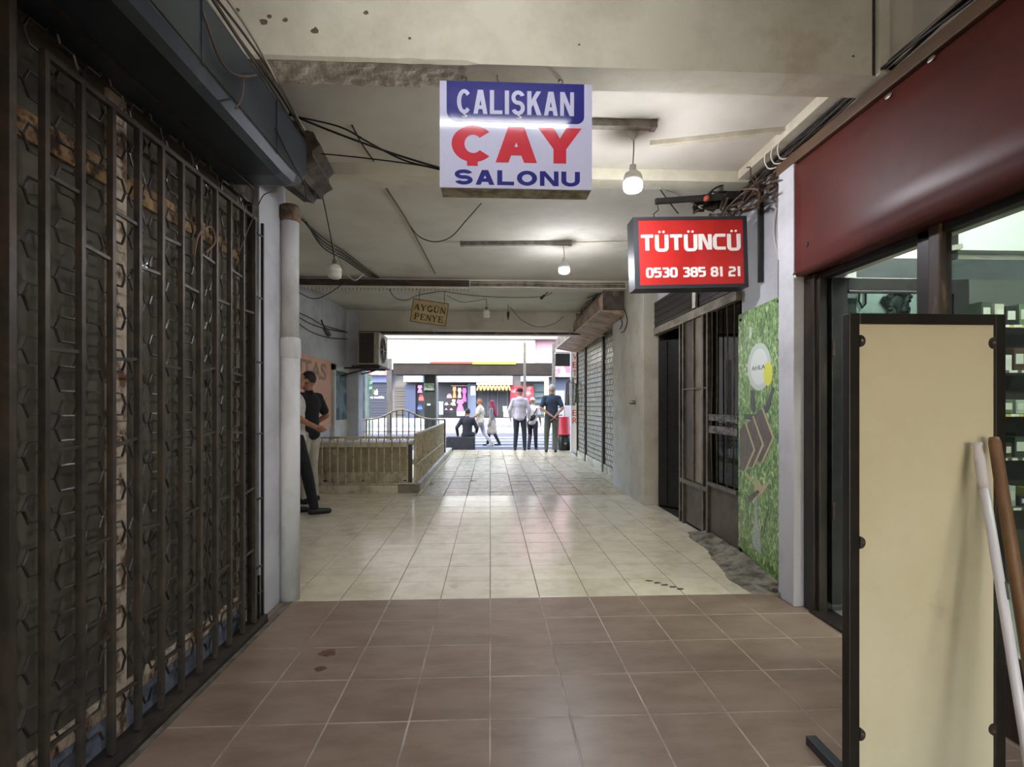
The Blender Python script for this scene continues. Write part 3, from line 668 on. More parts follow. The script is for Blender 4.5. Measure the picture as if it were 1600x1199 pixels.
# shelves with small goods
M_shelf = mat('shelf_board', '#55584f', .5); M_yel = mat('yellow_shelf_edge', '#c9c063', .5)
she = thing('display_shelf', (3.4, 3.3, 0), 'grey display shelving full of small packets inside the right shop', 'shelf')
box('back_panel', (3.25, 3.44, .3), (4.6, 3.475, 2.2), mat('shelf_back', '#50554f', .7), she)
for k, z in enumerate((.62, .95, 1.24, 1.53, 1.83)): 
    MB().box((3.26, 3.16, z - .02), (4.6, 3.44, z)).build('shelf_board', M_shelf, she)
    MB().box((3.26, 3.152, z - .018), (4.6, 3.16, z - .002)).build('shelf_edge', M_yel if k in (4, 2) else M_shelf, she)
rows = {1.83: 'top', 1.53: 'second', 1.24: 'third', .95: 'fourth', .62: 'lowest'}
cols = [('#3a4a3c', 'dark green'), ('#b9b9a8', 'pale grey'), ('#24262a', 'black'), ('#5a6b55', 'olive'), ('#9fb0a6', 'mint grey'), ('#31343c', 'dark blue'), ('#8b8a4c', 'mustard'), ('#d6d8d0', 'white'), ('#46382c', 'brown')]
ordn = ['first', 'second', 'third', 'fourth', 'fifth', 'sixth', 'seventh']; i = 0
for z, rn in rows.items():
    x = 3.275; q = 0
    while x < 3.62:
        w = random.uniform(.045, .075); hh = random.uniform(.06, .15) + (.06 if rn == 'top' else 0); hx, cn = cols[i % 9]
        pk = thing('packet', (x + w / 2, 3.25, z + .001), 'small %s packet, %s from the left on the %s shelf in the right shop' % (cn, ordn[q], rn), 'packet', 'packets on the shop shelves')
        MB().box((x, 3.19, z + .001), (x + w, 3.3, z + hh)).build('box', mat('packet_' + hx, hx, .4), pk, .003)
        MB().box((x + .01, 3.187, z + hh * .3), (x + w - .01, 3.19, z + hh * .75)).build('print', mat('packet_print', '#c9cdc2', .4), pk)
        MB().box((x + .008, 3.147, z - .017), (x + w - .008, 3.151, z - .001)).build('price_tag', mat('tag_white', '#dde0da', .5), she)
        x += w + random.uniform(.012, .03); i += 1; q += 1
# shop lamp
lp = thing('shop_lamp', (3.3, 1.9, 3.15), 'tube lamp on the ceiling inside the right shop', 'lamp')
box('housing', (2.75, 1.86, 3.15), (3.95, 1.98, 3.2), M_socket, lp)
MB().tube([(2.8, 1.92, 3.12), (3.9, 1.92, 3.12)], .02, 10).build('tube', mat('lit_shop_tube', '#ffffff', .4, emit='#f0fff6', estr=170), lp)

lq = thing('hanging_bulb', (2.62, -.05, 3.2), 'bright bulb hanging inside the right shop near its window', 'lamp')
MB().tube([(2.62, -.05, 3.2), (2.62, -.05, 2.95)], .005, 6).build('cord', M_cable, lq)
MB().lathe([(.02, .12), (.03, .06), (.05, .04)], (2.62, -.05, 2.86), 14).build('socket', M_socket, lq)
MB().ell((2.62, -.05, 2.86), (.055, .055, .055)).build('bulb', mat('lit_shop_bulb', '#ffffff', .4, emit='#fff6e0', estr=650), lq, smooth=True)

# ------------------------------------------------------------------ leaning mirror seen from behind
YM = 1.6
mr = thing('standing_mirror', (1.44, YM, 0), 'tall standing mirror seen from its cream board back in a black frame', 'mirror')
xl, xr = pY(1327, 800, YM).x, pY(1572, 800, YM).x; zt = pY(1440, 490, YM).z; fw = .036
M_mf = mat('black_mirror_frame', '#1b1714', .4, col2='#241f1b', scale=10)
M_board = mat('cream_hardboard', '#d3c9ab', .6, col2='#c9bd9b', scale=1.6, lo=.45, hi=.7, bump=.03, col3='#b5a582', scale3=2.2, lo3=.66, hi3=.8)
MB().box((xl, YM, .03), (xl + fw, YM + .035, zt)).build('frame_side', M_mf, mr, .003)
MB().box((xr - fw, YM, .03), (xr, YM + .035, zt)).build('frame_side', M_mf, mr, .003)
MB().box((xl + fw, YM, zt - fw), (xr - fw, YM + .035, zt)).build('frame_top', M_mf, mr, .003)
MB().box((xl + fw, YM, .03), (xr - fw, YM + .035, .03 + fw)).build('frame_bottom', M_mf, mr, .003)
MB().box((xl + fw - .004, YM + .008, .06), (xr - fw + .004, YM + .014, zt - fw + .004)).build('back_board', M_board, mr)
MB().box((xl + fw - .004, YM + .026, .06), (xr - fw + .004, YM + .031, zt - fw + .004)).build('mirror_glass', mat('silvered_glass', '#d5dadb', .02, 1), mr)
def clip(x, z, s):
    m = MB(); m.prism([(x, YM - .003, z - .02)] + [(x + s * .018 * math.cos(R(a)), YM - .003, z + .02 * math.sin(R(a))) for a in range(-90, 91, 20)] + [(x, YM - .003, z + .02)], (0, .011, 0))
    o = m.build('clip', M_iron, mr); MB().lathe([(.006, 0), (.003, -.004)], (x + s * .008, YM - .003, z), 8, 'y').build('screw', M_steel, o)
for z in (pY(1345, 533, YM).z, pY(1350, 848, YM).z, pY(1352, 1148, YM).z): clip(xl + fw, z, 1)
for z in (pY(1549, 536, YM).z, pY(1566, 1142, YM).z): clip(xr - fw, z, -1)
for x in (xl + .02, xr - .05): MB().box((x, 1.3, 0), (x + .04, 1.86, .035)).build('foot', mat('foot_steel', '#3a3d40', .4, .3), mr, .003)

# poles leaning on it
a, b = pY(1527, 693, YM - .03), pY(1652, 1515, 1.16); b.z = 0
wp = thing('white_pole', b, 'white plastic pole leaning against the cream mirror back', 'pole')
d = (a - b); MB().tube([b, b + d * .9], .0125, 14).build('shaft', mat('white_pole_plastic', '#dcd6dc', .35), wp, smooth=True)
MB().tube([b + d * .88, b + d * .9, b + d * .965, b + d * .975, b + d * .99, a], [.014, .0155, .0155, .012, .012, .0145], 14).build('end_cap', mat('cap_plastic', '#cfc6c6', .4), wp, smooth=True)
e1 = b + d * .62; MB().bar(e1 + Vector((.004, -.013, 0)), e1 + d * .04 + Vector((.004, -.013, 0)), .008, .002).build('sticker', M_black, wp)
a, b = pY(1553, 684, YM - .035), pY(1672, 1515, 1.2); b.z = 0
d = a - b; MB().tube([b, b + d * .985, a], [.0175, .0165, .013], 14).build('wooden_pole', mat('brown_wood_pole', '#7d5a3c', .55, col2='#5f4229', scale=12, stretch=(1, 1, .15)), None, smooth=True,
    label='brown wooden pole leaning beside the white pole', cat='pole')

# ------------------------------------------------------------------ green printed panel
gA, gB = Vector((2.045, 3.42, 0)), Vector((2.125, 4.19, 0))        # near and far lower corners
def gp_(u, v, d=0):
    base = gB.lerp(gA, u); z0 = .09 + (.02 - .09) * u; nrm = (gA - gB).cross(Vector((0, 0, 1))).normalized()
    return Vector((base.x, base.y, z0 + v * (2.07 - z0))) + nrm * d
gn = (gA - gB).cross(Vector((0, 0, 1))).normalized()
m = bpy.data.materials.new('grass_print'); m.use_nodes = True; n_ = m.node_tree.nodes; l_ = m.node_tree.links; bs = n_['Principled BSDF']; bs.inputs['Roughness'].default_value = .35
tc = n_.new('ShaderNodeNewGeometry'); mp = n_.new('ShaderNodeMapping'); mp.inputs['Rotation'].default_value = (.7, 0, 0); mp.inputs['Scale'].default_value = (1, 1.9, .9); l_.new(tc.outputs['Position'], mp.inputs[0])
nz = n_.new('ShaderNodeTexNoise'); nz.inputs['Scale'].default_value = 19; nz.inputs['Detail'].default_value = 4; nz.inputs['Distortion'].default_value = 1.4; l_.new(mp.outputs[0], nz.inputs['Vector'])
cr = n_.new('ShaderNodeValToRGB'); el = cr.color_ramp.elements; el[0].position = .34; el[0].color = c('#2f4a28'); el[1].position = .68; el[1].color = c('#cfdcae')
for p_, h_ in ((.45, '#55803a'), (.56, '#7da556')): e = el.new(p_); e.color = c(h_)
l_.new(nz.outputs['Fac'], cr.inputs[0]); l_.new(cr.outputs[0], bs.inputs['Base Color'])
M_grass = m
gpn = thing('printed_panel', gA, 'tall green grass-print advertising panel beside the white post', 'panel')
MB().prism([gp_(0, 0), gp_(1, 0), gp_(1, 1), gp_(0, 1)], -gn * .02).build('board', M_grass, gpn)
def pr(name, pts, m_, d=.0015): return MB().prism([gp_(u, v, 0) for u, v in pts], gn * d).build(name, m_, gpn)
def el_(cu, cv, ru, rv, n=24): return [(cu + ru * math.cos(2 * math.pi * k / n), cv + rv * math.sin(2 * math.pi * k / n)) for k in range(n)]
M_emb = mat('print_pale', '#c3cfc6', .4); M_emb2 = mat('print_white', '#dde4de', .4); M_pbrown = mat('print_brown', '#584d45', .4, col2='#6a5e52', scale=14); M_pl = mat('print_beige', '#b9ab86', .4); M_psil = mat('print_silver', '#b4bcb4', .4, col2='#7f8a84', scale=26, stretch=(1, 1, 5)); M_pdk = mat('print_dark', '#454a43', .4); M_py = mat('print_yellow', '#d8dc44', .4)
pr('print_smoke', [(.3, .93), (.34, .93), (.36, .9), (.33, .88), (.29, .89)], M_emb)
pr('emblem', el_(.52, .765, .27, .092), M_emb, .001)
pr('emblem_core', el_(.53, .765, .2, .07), M_emb2, .0018)
pr('lemon', el_(.73, .735, .1, .045, 12), M_py, .0022)
o_ = gp_(.36, .752, .002); text('AHLA', o_, (gA - gB), (0, 0, 1), .24, .035, M_pdk, gpn, thick=.001)
pr('print_handle', [(.32, .675), (.42, .675), (.44, .60), (.4, .585), (.33, .6)], M_pdk)
pr('print_hose', [(.15, .575), (.45, .58), (.68, .62), (.82, .69), (.86, .68), (.74, .6), (.5, .555), (.16, .555)], M_pdk, .001)
for k, (du, dv) in enumerate(((0, 0), (.2, .03), (.42, .065))):
    u0 = .04 + du; v0 = .335 + dv
    pr('chevron', [(u0, v0), (u0 + .12, v0), (u0 + .36, v0 + .105), (u0 + .14, v0 + .205), (u0 - .0, v0 + .17)], M_pbrown, .0012 + .0003 * k)
    pr('chevron_edge', [(u0 + .12, v0), (u0 + .16, v0), (u0 + .405, v0 + .105), (u0 + .16, v0 + .21), (u0 + .135, v0 + .205), (u0 + .36, v0 + .105)], M_pl, .0016 + .0003 * k)
pr('pipe_body', [(.4, .05), (.58, .05), (.56, .11), (.5, .16), (.485, .27), (.5, .32), (.43, .32), (.44, .27), (.43, .16), (.36, .1)], M_psil)
pr('pipe_head', [(.2, .335), (.42, .305), (.5, .33), (.6, .31), (.78, .345), (.62, .285), (.5, .27), (.5, .255), (.42, .27), (.43, .3), (.22, .32)], M_pl, .002)
pr('pipe_hose', [(.26, .24), (.5, .29), (.55, .285), (.3, .22)], M_pbrown, .002)
for u_ in (.17, .72): pr('pipe_stem', [(u_, .24), (u_ + .02, .24), (u_ + (.13 if u_ < .5 else -.1), .12), (u_ + (.11 if u_ < .5 else -.12), .12)], M_pbrown, .001)
for u_, v_ in ((.06, .975), (.94, .985)): MB().ell(gp_(u_, v_, .003), (.01, .012, .012)).build('screw', M_iron, gpn)

# rubble and broken cement at its foot
rub = MB(); rows = []; NX, NY = 16, 30
for j in range(NY + 1):
    for i in range(NX + 1):
        u = i / NX; v = j / NY; y = 3.32 + v * 1.75; wdt = (.42 - .30 * v) * (1 + .35 * noise.noise((v * 4, 0, 2)))
        x = 2.13 - (1 - u) * wdt; e = min(u * 3, 1) * min(v * 8, 1) * min((1 - v) * 8, 1)
        rows.append((x, y, -.002 + e * (.012 + .05 * u * u + .022 * noise.noise((x * 11, y * 11, 0)))))
kk = NX + 1
rub.add(rows, [(j * kk + i, j * kk + i + 1, (j + 1) * kk + i + 1, (j + 1) * kk + i) for j in range(NY) for i in range(NX)])
rub.build('cement_patch', mat('dirty_cement', '#8d8676', .95, col2='#4d483f', scale=7, bump=.8, bscale=26, bdist=.02), None, smooth=True,
          label='rough dirty cement patch along the foot of the green panel', cat='cement')
for k, (px, py) in enumerate(((1180, 893), (1192, 898), (1200, 905), (1212, 914), (1222, 930), (1208, 921))):
    p_ = pZ(px, py, .02); mm = MB().ell(p_, (random.uniform(.02, .035), random.uniform(.015, .03), .02), 7, 5)
    for v in mm.v: v += Vector([random.uniform(-.006, .006) for _ in range(3)])
    mm.build('rubble_stone', mat('rubble_grey', '#8d8576', .95, col2='#6b6355', scale=30), None, label='small lump of rubble under the green panel, %s from the white post' % ['sixth', 'fifth', 'fourth', 'second', 'first', 'third'][k], cat='stone', group='rubble by the green panel')

# ------------------------------------------------------------------ black grille front next to the panel
XW = 2.13
M_bm = mat('black_brown_metal', '#2a2623', .4, .4, col2='#3a332d', scale=9)
M_gsteel = mat('grey_brown_steel', '#6b6154', .38, .6, col2='#4a4238', scale=7)
M_kickm = mat('brown_grey_sheet', '#5d544a', .5, .35, col2='#484038', scale=4)
gf = thing('barred_shopfront', (XW, 5.2, 0), 'black metal shop front with barred window between green panel and wall pillar', 'grille')
def yx(px): return pX(px, 700, XW).y
yA, yB, yC, yD, yE = 4.2, yx(1107), yx(1100), yx(1064), 6.37
MB().box((XW - .02, 4.2, 2.2), (XW + .06, yE, 2.29)).build('lintel', mat('pale_worn_lintel', '#8d8373', .7, col2='#5d5347', scale=10, stretch=(1, .4, 1)), gf, .004)
for y in (yD, yD - .09, yC, yB): bar('upright', (XW, y, 0), (XW, y, 2.2), .035, .035, M_gsteel, gf)
bar('upright', (XW, yx(1085), .45), (XW, yx(1085), 2.2), .03, .02, M_gsteel, gf)
MB().box((XW + .005, yC, .5), (XW + .015, yx(1085), 2.2)).build('side_panel', mat('grey_beige_panel', '#8a8070', .5, col2='#756b5c', scale=4), gf)
MB().box((XW + .005, yx(1085), .5), (XW + .015, yD - .09, 2.2)).build('side_panel', M_kickm, gf)
bar('rail', (XW - .005, yB, .47), (XW - .005, yD, .47), .03, .045, M_gsteel, gf)
bar('rail', (XW - .005, yB, 1.47), (XW - .005, yD - .05, 1.47), .015, .015, M_gsteel, gf)
MB().box((XW + .005, yB, .03), (XW + .015, yD - .05, .45)).build('kick_panel', M_kickm, gf)
MB().box((XW + .005, 4.2, .03), (XW + .015, yB, .52)).build('kick_panel', M_kickm, gf)
bar('rail', (XW - .005, 4.2, .54), (XW - .005, yB, .54), .03, .035, M_gsteel, gf)
MB().box((XW + .03, 4.2, .55), (XW + .036, yB, 2.2)).build('pane', glass('dark_pane', '#3a3c3a', .06), gf)
MB().box((XW - .01, 4.2, 1.03), (XW + .02, yB, 1.1)).build('lock_band', mat('scratched_band', '#7a746c', .4, .7, col2='#3c3732', scale=20, lo=.45, hi=.55), gf)
MB().box((XW - .01, 4.2, 1.15), (XW + .02, yB, 1.21)).build('lock_band', mat('scratched_band', '#7a746c'), gf)
for k, t in enumerate((.12, .35, .68, .86)):
    y = 4.2 + (yB - 4.2) * t
    MB().tube(smooth_path([(XW, y, .55), (XW - .004, y + .012 * (k % 2), 1.0), (XW, y - .015 * (k == 1), 1.6), (XW, y, 2.2)]), .007, 6).build('window_bar', M_gsteel, gf)
# room behind, dark door and roller box above
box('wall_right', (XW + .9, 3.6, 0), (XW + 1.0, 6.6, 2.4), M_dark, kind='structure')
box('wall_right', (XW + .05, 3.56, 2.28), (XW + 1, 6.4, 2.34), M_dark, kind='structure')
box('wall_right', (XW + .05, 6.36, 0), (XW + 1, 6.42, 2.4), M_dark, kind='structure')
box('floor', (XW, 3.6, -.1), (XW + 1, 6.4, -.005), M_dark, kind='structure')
dd = thing('door_2', (XW + .2, 6.2, 0), 'black metal door standing ajar in the dark doorway by the wall pillar', 'door', kind='structure')
MB().prism([(XW + .03, 6.33, .02), (XW + .52, 5.62, .02), (XW + .55, 5.64, .02), (XW + .06, 6.35, .02)], (0, 0, 2.1)).build('leaf', M_black, dd)
for z in (.5, 1.05, 1.15): bar('rib', (XW + .04, 6.31, z), (XW + .51, 5.62, z), .012, .02, M_bm, dd)
for t in (.15, .5, .85): p0 = Vector((XW + .03, 6.32, 0)).lerp(Vector((XW + .51, 5.62, 0)), t); bar('rib', p0 + Vector((0, 0, .05)), p0 + Vector((0, 0, 2.1)), .015, .012, M_bm, dd)
rb = thing('roller_box', (XW, 5.2, 2.3), 'brown-black slatted roller shutter box above the grille front', 'shutter')
for i in range(8):
    z = 2.30 + i * .04
    for y0, y1 in ((4.22, 5.0), (5.12, 6.36)): MB().box((XW - .012 - .004 * (i % 2), y0, z), (XW + .015, y1, z + .038)).build('slat', M_bm, rb, .003)
for y in (5.0, 5.12): bar('upright', (XW - .01, y, 2.29), (XW - .01, y, 2.62), .03, .03, M_black, rb)
pq = [(XW - .035, 5.02, 2.30), (XW - .035, 5.10, 2.30), (XW - .03, 5.11, 2.5), (XW - .03, 5.02, 2.56)]
MB().prism(pq, (.015, 0, 0)).build('white_packet', mat('crumpled_white_bag', '#c9c3b2', .7, col2='#a59d89', scale=9, bump=.6, bscale=12), None, label='crumpled whitish packet stuck between the roller box slats', cat='packet')

# wall pillar fittings
sw = thing('wall_tap', pX(998, 629, 1.98), 'small metal wall fitting on the grey pillar', 'fitting')
p_ = pX(994, 629, 1.98); MB().box((1.965, p_.y - .03, p_.z - .06), (1.98, p_.y + .03, p_.z + .08)).build('plate', mat('plate_grey', '#a49c8b', .5), sw)
MB().lathe([(.028, 0), (.03, -.02), (.024, -.075), (.02, -.08)], (1.965, p_.y, p_.z), 14, 'x').build('knob', M_steel, sw, smooth=True)
# ------------------------------------------------------------------ left wall: faded poster, door, air conditioner
XWL = -2.72
po = thing('wall_poster', pX(490, 610, XWL), 'faded salmon poster board with grey letters on the left wall', 'poster')
a, b = pX(440, 535, XWL), pX(516, 552, XWL)
M_sal = mat('salmon_poster', '#d9a98a', .6, col2='#cf9a7c', scale=2, col3='#c9bfa0', scale3=1.6, lo3=.55, hi3=.7)
zb = .92
MB().box((XWL, a.y, zb), (XWL + .015, b.y, 2.04)).build('board', M_sal, po)
M_fl = mat('faded_grey_letters', '#8b7766', .7, col2='#a98c75', scale=14)
p1 = pX(462, 590, XWL); p2 = pX(508, 590, XWL)
text('UTAS', (XWL + .0155, p1.y - .2, 1.70), (0, 1, 0), (0, 0, 1), p2.y - p1.y + .2, .27, M_fl, po, bold=.02, thick=.002)
text('Y', (XWL + .0155, pX(502, 590, XWL).y, 1.2), (0, 1, 0), (0, 0, 1), .22, .22, M_fl, po, thick=.002)
ld = thing('door_3', (XWL, 9.0, 0), 'white framed glass door in the left wall past the poster', 'door', kind='structure')
y0, y1 = pX(517, 600, XWL).y, pX(546, 600, XWL).y
M_dw = mat('off_white_door', '#c9c6bd', .5, col2='#b5b1a6', scale=5)
for y in (y0, y1 - .09): MB().box((XWL, y, 0), (XWL + .06, y + .09, 2.0)).build('jamb', M_dw, ld, .004)
MB().box((XWL, y0, 1.9), (XWL + .06, y1, 2.0)).build('head', M_dw, ld, .004)
MB().box((XWL, y0 + .09, 0), (XWL + .04, y1 - .09, .95)).build('lower_panel', M_dw, ld)
MB().box((XWL, y0 + .09, .95), (XWL + .03, y1 - .09, 1.03)).build('rail', M_dw, ld)
MB().box((XWL + .004, y0 + .09, 1.03), (XWL + .012, y1 - .09, 1.9)).build('pane', mat('bluish_door_glass', '#7f9aa6', .08, col2='#4d6a6a', scale=5, lo=.45, hi=.55, spec=.8), ld)
# air conditioner outdoor unit on a shelf bracket
ac = thing('air_conditioner', (-2.25, 9.35, 1.9), 'weathered air conditioner outdoor unit high by the left column', 'air conditioner')
YA = 9.2; A0, A1 = pY(559, 570, YA), pY(594, 519, YA)
x0, x1, z0, z1 = A0.x, pY(592, 540, YA).x, A0.z, A1.z
M_ac = mat('yellowed_casing', '#b5ad9c', .5, col2='#978d7b', scale=6)
ac_len = .42
MB().box((x0, YA, z0), (x1 - .06, YA + .78, z1)).build('casing', M_ac, ac, .01)
MB().box((x1 - .075, YA - .004, z0 - .005), (x1, YA + .78, z1 + .005)).build('front_panel', M_ac, ac, .012)
MB().box((x0 + .025, YA - .012, z0 + .03), (x1 - .09, YA + .001, z1 - .02)).build('side_grille', mat('dark_coil', '#2e2621', .7, col2='#413530', scale=30), ac)
MB().lathe([(.25, 0), (.25, .01), (.225, .012), (.215, -.015), (.05, -.015), (.045, .012), (.001, .014)], (x1, YA + .36, (z0 + z1) / 2), 28, 'x').build('fan_grille', mat('fan_dark', '#6a5f52', .6), ac, smooth=False)
for k in range(10):
    a = math.pi * 2 * k / 10; cy, cz = YA + .36, (z0 + z1) / 2
    MB().tube([(x1 + .014, cy + .05 * math.cos(a), cz + .05 * math.sin(a)), (x1 + .014, cy + .24 * math.cos(a), cz + .24 * math.sin(a))], .006, 5).build('spoke', M_ac, ac)
shf = thing('bracket_shelf', (-2.3, 9.3, z0 - .03), 'rusty steel shelf under the air conditioner unit', 'bracket')
MB().box((-2.50, YA - .06, z0 - .045), (x1 + .04, YA + .84, z0 - .02)).build('shelf', M_iron, shf)
for y in (YA, YA + .55):
    bar('arm', (-2.72, y + .02, z0 - .06), (x1, y + .02, z0 - .06), .03, .03, M_iron, shf); bar('brace', (-2.70, y + .02, z0 - .2), (x1 - .2, y + .02, z0 - .07), .025, .025, M_iron, shf)

# ------------------------------------------------------------------ stairwell: kerb, back parapet, railings
M_rail = mat('cream_rail_paint', '#b5a88c', .5, .1, col2='#8c7d60', scale=14, lo=.48, hi=.62)
M_marb = mat('grimy_marble', '#b3a890', .5, col2='#8d8068', scale=6, lo=.42, hi=.62, bump=.2, bscale=20)
M_par = mat('grimy_parapet', '#9c8f74', .8, col2='#7d6f54', scale=3, lo=.4, hi=.65, col3='#c2b89f', scale3=5, lo3=.6, hi3=.72, bump=.2)
SX0, SX1, SY0, SY1 = -2.72, -1.06, 7.42, 12.0
kb = thing('stair_kerb', (-1.9, 7.5, 0), 'grimy marble kerb around the stairwell opening', 'kerb')
MB().box((SX0, SY0, 0), (SX1 - .30, SY0 + .20, .115)).build('kerb_stone', M_marb, kb, .006)
MB().box((SX1 - .30, SY0, 0), (SX1, SY0 + .2, .115)).build('kerb_stone', mat('dark_kerb', '#6d6658', .6, col2='#57503f', scale=6), kb, .01)
yk = SY0 + .2
while yk < 13.9:
    MB().box((SX1 - .2, yk + .004, 0), (SX1, min(yk + 1.05, 13.9), .115)).build('kerb_stone', M_marb, kb, .006); yk += 1.06
pp = thing('stair_parapet', (-1.9, 7.72, 0), 'grimy beige boarded parapet behind the front railing', 'parapet')
zp = .735
MB().box((SX0 + .05, 7.66, .28), (SX1 - .16, 7.72, .66)).build('upper_board', M_par, pp)
MB().box((SX0 + .05, 7.65, .0), (SX1 - .16, 7.73, .28)).build('lower_board', M_marb, pp)
MB().box((SX0 + .05, 7.63, .66), (SX1 - .16, 8.1, .735)).build('cap', mat('pale_cap', '#cfc6b2', .6, col2='#b3a88f', scale=5), pp, .005)
MB().box((SX1 - .18, 7.6, 0), (SX1 - .135, 7.74, .70)).build('end_post', mat('dark_wood_post', '#4b4031', .7), pp)
for px in (508, 566, 634):  # small dark marks on the lower board
    p_ = pY(px, 751, 7.645); MB().box((p_.x - .03, 7.643, p_.z - .01), (p_.x + .03, 7.652, p_.z + .006)).build('dark_mark', M_black, pp)
box('wall_left', (SX0, 8.1, -1.2), (SX1 - .2, 8.2, .0), M_par, kind='structure')
def rail(name, pa, pb, zt, zb, n, label, parent=None, twist=False):
    t = thing(name, (pa[0], pa[1], 0), label, 'railing')
    pa, pb = Vector(pa), Vector(pb)
    MB().bar(pa + Vector((0, 0, zt)), pb + Vector((0, 0, zt)), .045, .03).build('handrail', M_rail, t, .004)
    MB().bar(pa + Vector((0, 0, zb)), pb + Vector((0, 0, zb)), .025, .02).build('lower_rail', M_rail, t)
    for k in range(n + 1):
        p = pa.lerp(pb, k / n); r = .011 if 0 < k < n else .02
        MB().tube([p + Vector((0, 0, .11)), p + Vector((0, 0, zt))], r, 6).build('baluster' if 0 < k < n else 'post', M_rail, t)
    return t
rail('stair_railing', (-2.60, 7.5, 0), (SX1 - .06, 7.5, 0), .815, .13, 13, 'cream front railing with thin upright bars at the stairwell')
rail('stair_railing', (SX1 - .06, 7.53, 0), (SX1 - .06, 12.0, 0), .86, .40, 34, 'cream side railing running along the stairwell towards the street')
ar = thing('arched_railing', (-2.2, 12.2, 0), 'dark iron railing with an arched top rail at the far end of the stairwell', 'railing')
YR = 12.05; xa, xb = pY(563, 650, YR).x, pY(695, 650, YR).x
def arch(t): return .95 + .24 * math.exp(-((t - .48) / .2) ** 2)
MB().tube([(xa + (xb - xa) * t, YR, arch(t)) for t in [k / 24 for k in range(25)]], .022, 8).build('top_rail', M_rail, ar, smooth=True)
bar('lower_rail', (xa, YR, .42), (xb, YR, .42), .03, .025, M_iron, ar); bar('lower_rail', (xa, YR, .66), (xb, YR, .66), .015, .012, M_iron, ar)
for k in range(15):
    t = k / 14; x = xa + (xb - xa) * t
    MB().tube([(x, YR, .15), (x, YR, arch(t))], .012 if 0 < k < 14 else .02, 6).build('baluster', M_iron, ar)
    if k < 14:
        cx = x + (xb - xa) / 28; MB().tube([(cx + .05 * math.cos(R(a)), YR, .53 + .05 * math.sin(R(a))) for a in range(0, 361, 40)], .008, 5).build('scroll', M_rail, ar)
bar('brace', (pY(545, 690, 11.6).x, 11.6, .3), (pY(566, 640, 11.9).x, 11.9, 1.05), .03, .02, M_iron, ar)
# landing beyond the stairwell
box('floor', (-4.2, 12.0, -.12), (-1.26, 14.5, .0), M_marb, kind='structure')
box('floor', (-4.2, 8.2, -1.3), (-1.26, 12.0, -1.2), M_dark, kind='structure')
box('wall_left', (-4.2, 8.2, -1.2), (-4.1, 12.0, -.0), M_par, kind='structure')

# glazed show case at the far left
vc = thing('glass_vitrine', (-3.7, 12.6, 0), 'glazed street display case at the far left edge of the passage', 'display case')
vx0, vx1 = pY(556, 600, 12.6).x, pY(572, 600, 12.6).x
for x in (vx0, vx1): bar('upright', (x, 12.6, 0), (x, 12.6, 2.3), .05, .05, M_dw, vc)
MB().box((vx0, 12.6, .95), (vx1, 12.61, 2.2)).build('pane', glass('street_glass', '#d5e4e6', .1), vc)
MB().box((vx0, 12.59, .0), (vx1, 12.63, .95)).build('lower_panel', mat('reddish_panel', '#b49a8e', .6, col2='#9fb2bd', scale=3), vc)
MB().box((vx0, 12.9, .95), (vx1, 12.92, 2.2)).build('back_print', mat('street_print', '#7fa2b6', .5, col2='#b3bfb0', scale=4, lo=.45, hi=.55, col3='#b0604c', scale3=3, lo3=.6, hi3=.66), vc)

# ------------------------------------------------------------------ right: perforated shutters, rusty canopy
XSH = 2.2
M_cre = mat('cream_reflection_backing', '#f4ead2', .3, col2='#e2d4b4', scale=4, lo=.4, hi=.65, coat=.2)  # bright cream stands in for light reflected behind the shutter grilles
M_sh = mat('brown_shutter_steel', '#33251c', .45, .4, col2='#261b14', scale=12)
y_edges = [8.02, 9.6, 11.4, 12.5]
for k in range(3):
    ya, yb = y_edges[k], y_edges[k + 1]
    sh = thing('grille_shutter', (XSH, (ya + yb) / 2, 0), ['brown perforated roll-down grille shutter nearest the grey pillar', 'middle brown perforated roll-down grille shutter on the right', 'farthest brown perforated roll-down grille shutter by the street'][k], 'shutter', 'grille shutters')
    MB().box((XSH + .012, ya, .15), (XSH + .02, yb, 2.6)).build('backing', M_cre, sh)
    MB().box((XSH - .02, ya + .05, .0), (XSH + .06, yb - .05, .16)).build('bottom_rail', mat('cream_bottom_rail', '#b8ab91', .6, col2='#7d6d55', scale=9), sh, .005)
    for y in (ya + .03, yb - .03): bar('guide', (XSH - .005, y, 0), (XSH - .005, y, 2.62), .05, .05, M_sh, sh)
    mb = MB(); z = .17; i = 0; w = .125
    while z < 2.58:
        mb.box((XSH - .004, ya + .05, z - .006), (XSH + .004, yb - .05, z + .006))
        y = ya + .06 + (w / 2 if i % 2 else 0)
        while y < yb - .06:
            mb.box((XSH - .003, y - .011, z), (XSH + .003, y + .011, z + .1)); y += w
        z += .1; i += 1
    mb.build('grille', M_sh, sh, kind='stuff')
cn = thing('rusty_canopy', (1.9, 9.6, 2.6), 'rust-stained sheet metal canopy box over the grille shutters', 'canopy')
M_rust = mat('rust_stained_sheet', '#a98f78', .5, .2, col2='#7c5c46', scale=3, lo=.42, hi=.62, col3='#4a382c', scale3=6, lo3=.58, hi3=.7)
pr_ = [(1.62, 2.69), (1.60, 2.86), (1.66, 2.97), (1.80, 3.02), (2.2, 3.02), (2.2, 2.60), (1.98, 2.62)]
n = len(pr_); mb = MB(); ya, yb = 7.3, 12.3
mb.v += [Vector((x, ya, z)) for x, z in pr_] + [Vector((x, yb, z)) for x, z in pr_]
mb.f += [(i, (i + 1) % n, n + (i + 1) % n, n + i) for i in range(n)] + [tuple(range(n)), tuple(n + i for i in range(n))]
for v in mb.v:
    if v.x > 1.975 and v.y < 8: v.x = min(v.x, 1.975)
mb.build('shell', M_rust, cn)
box('end_plate', (1.66, 7.285, 2.70), (1.97, 7.30, 2.99), M_soot, cn)
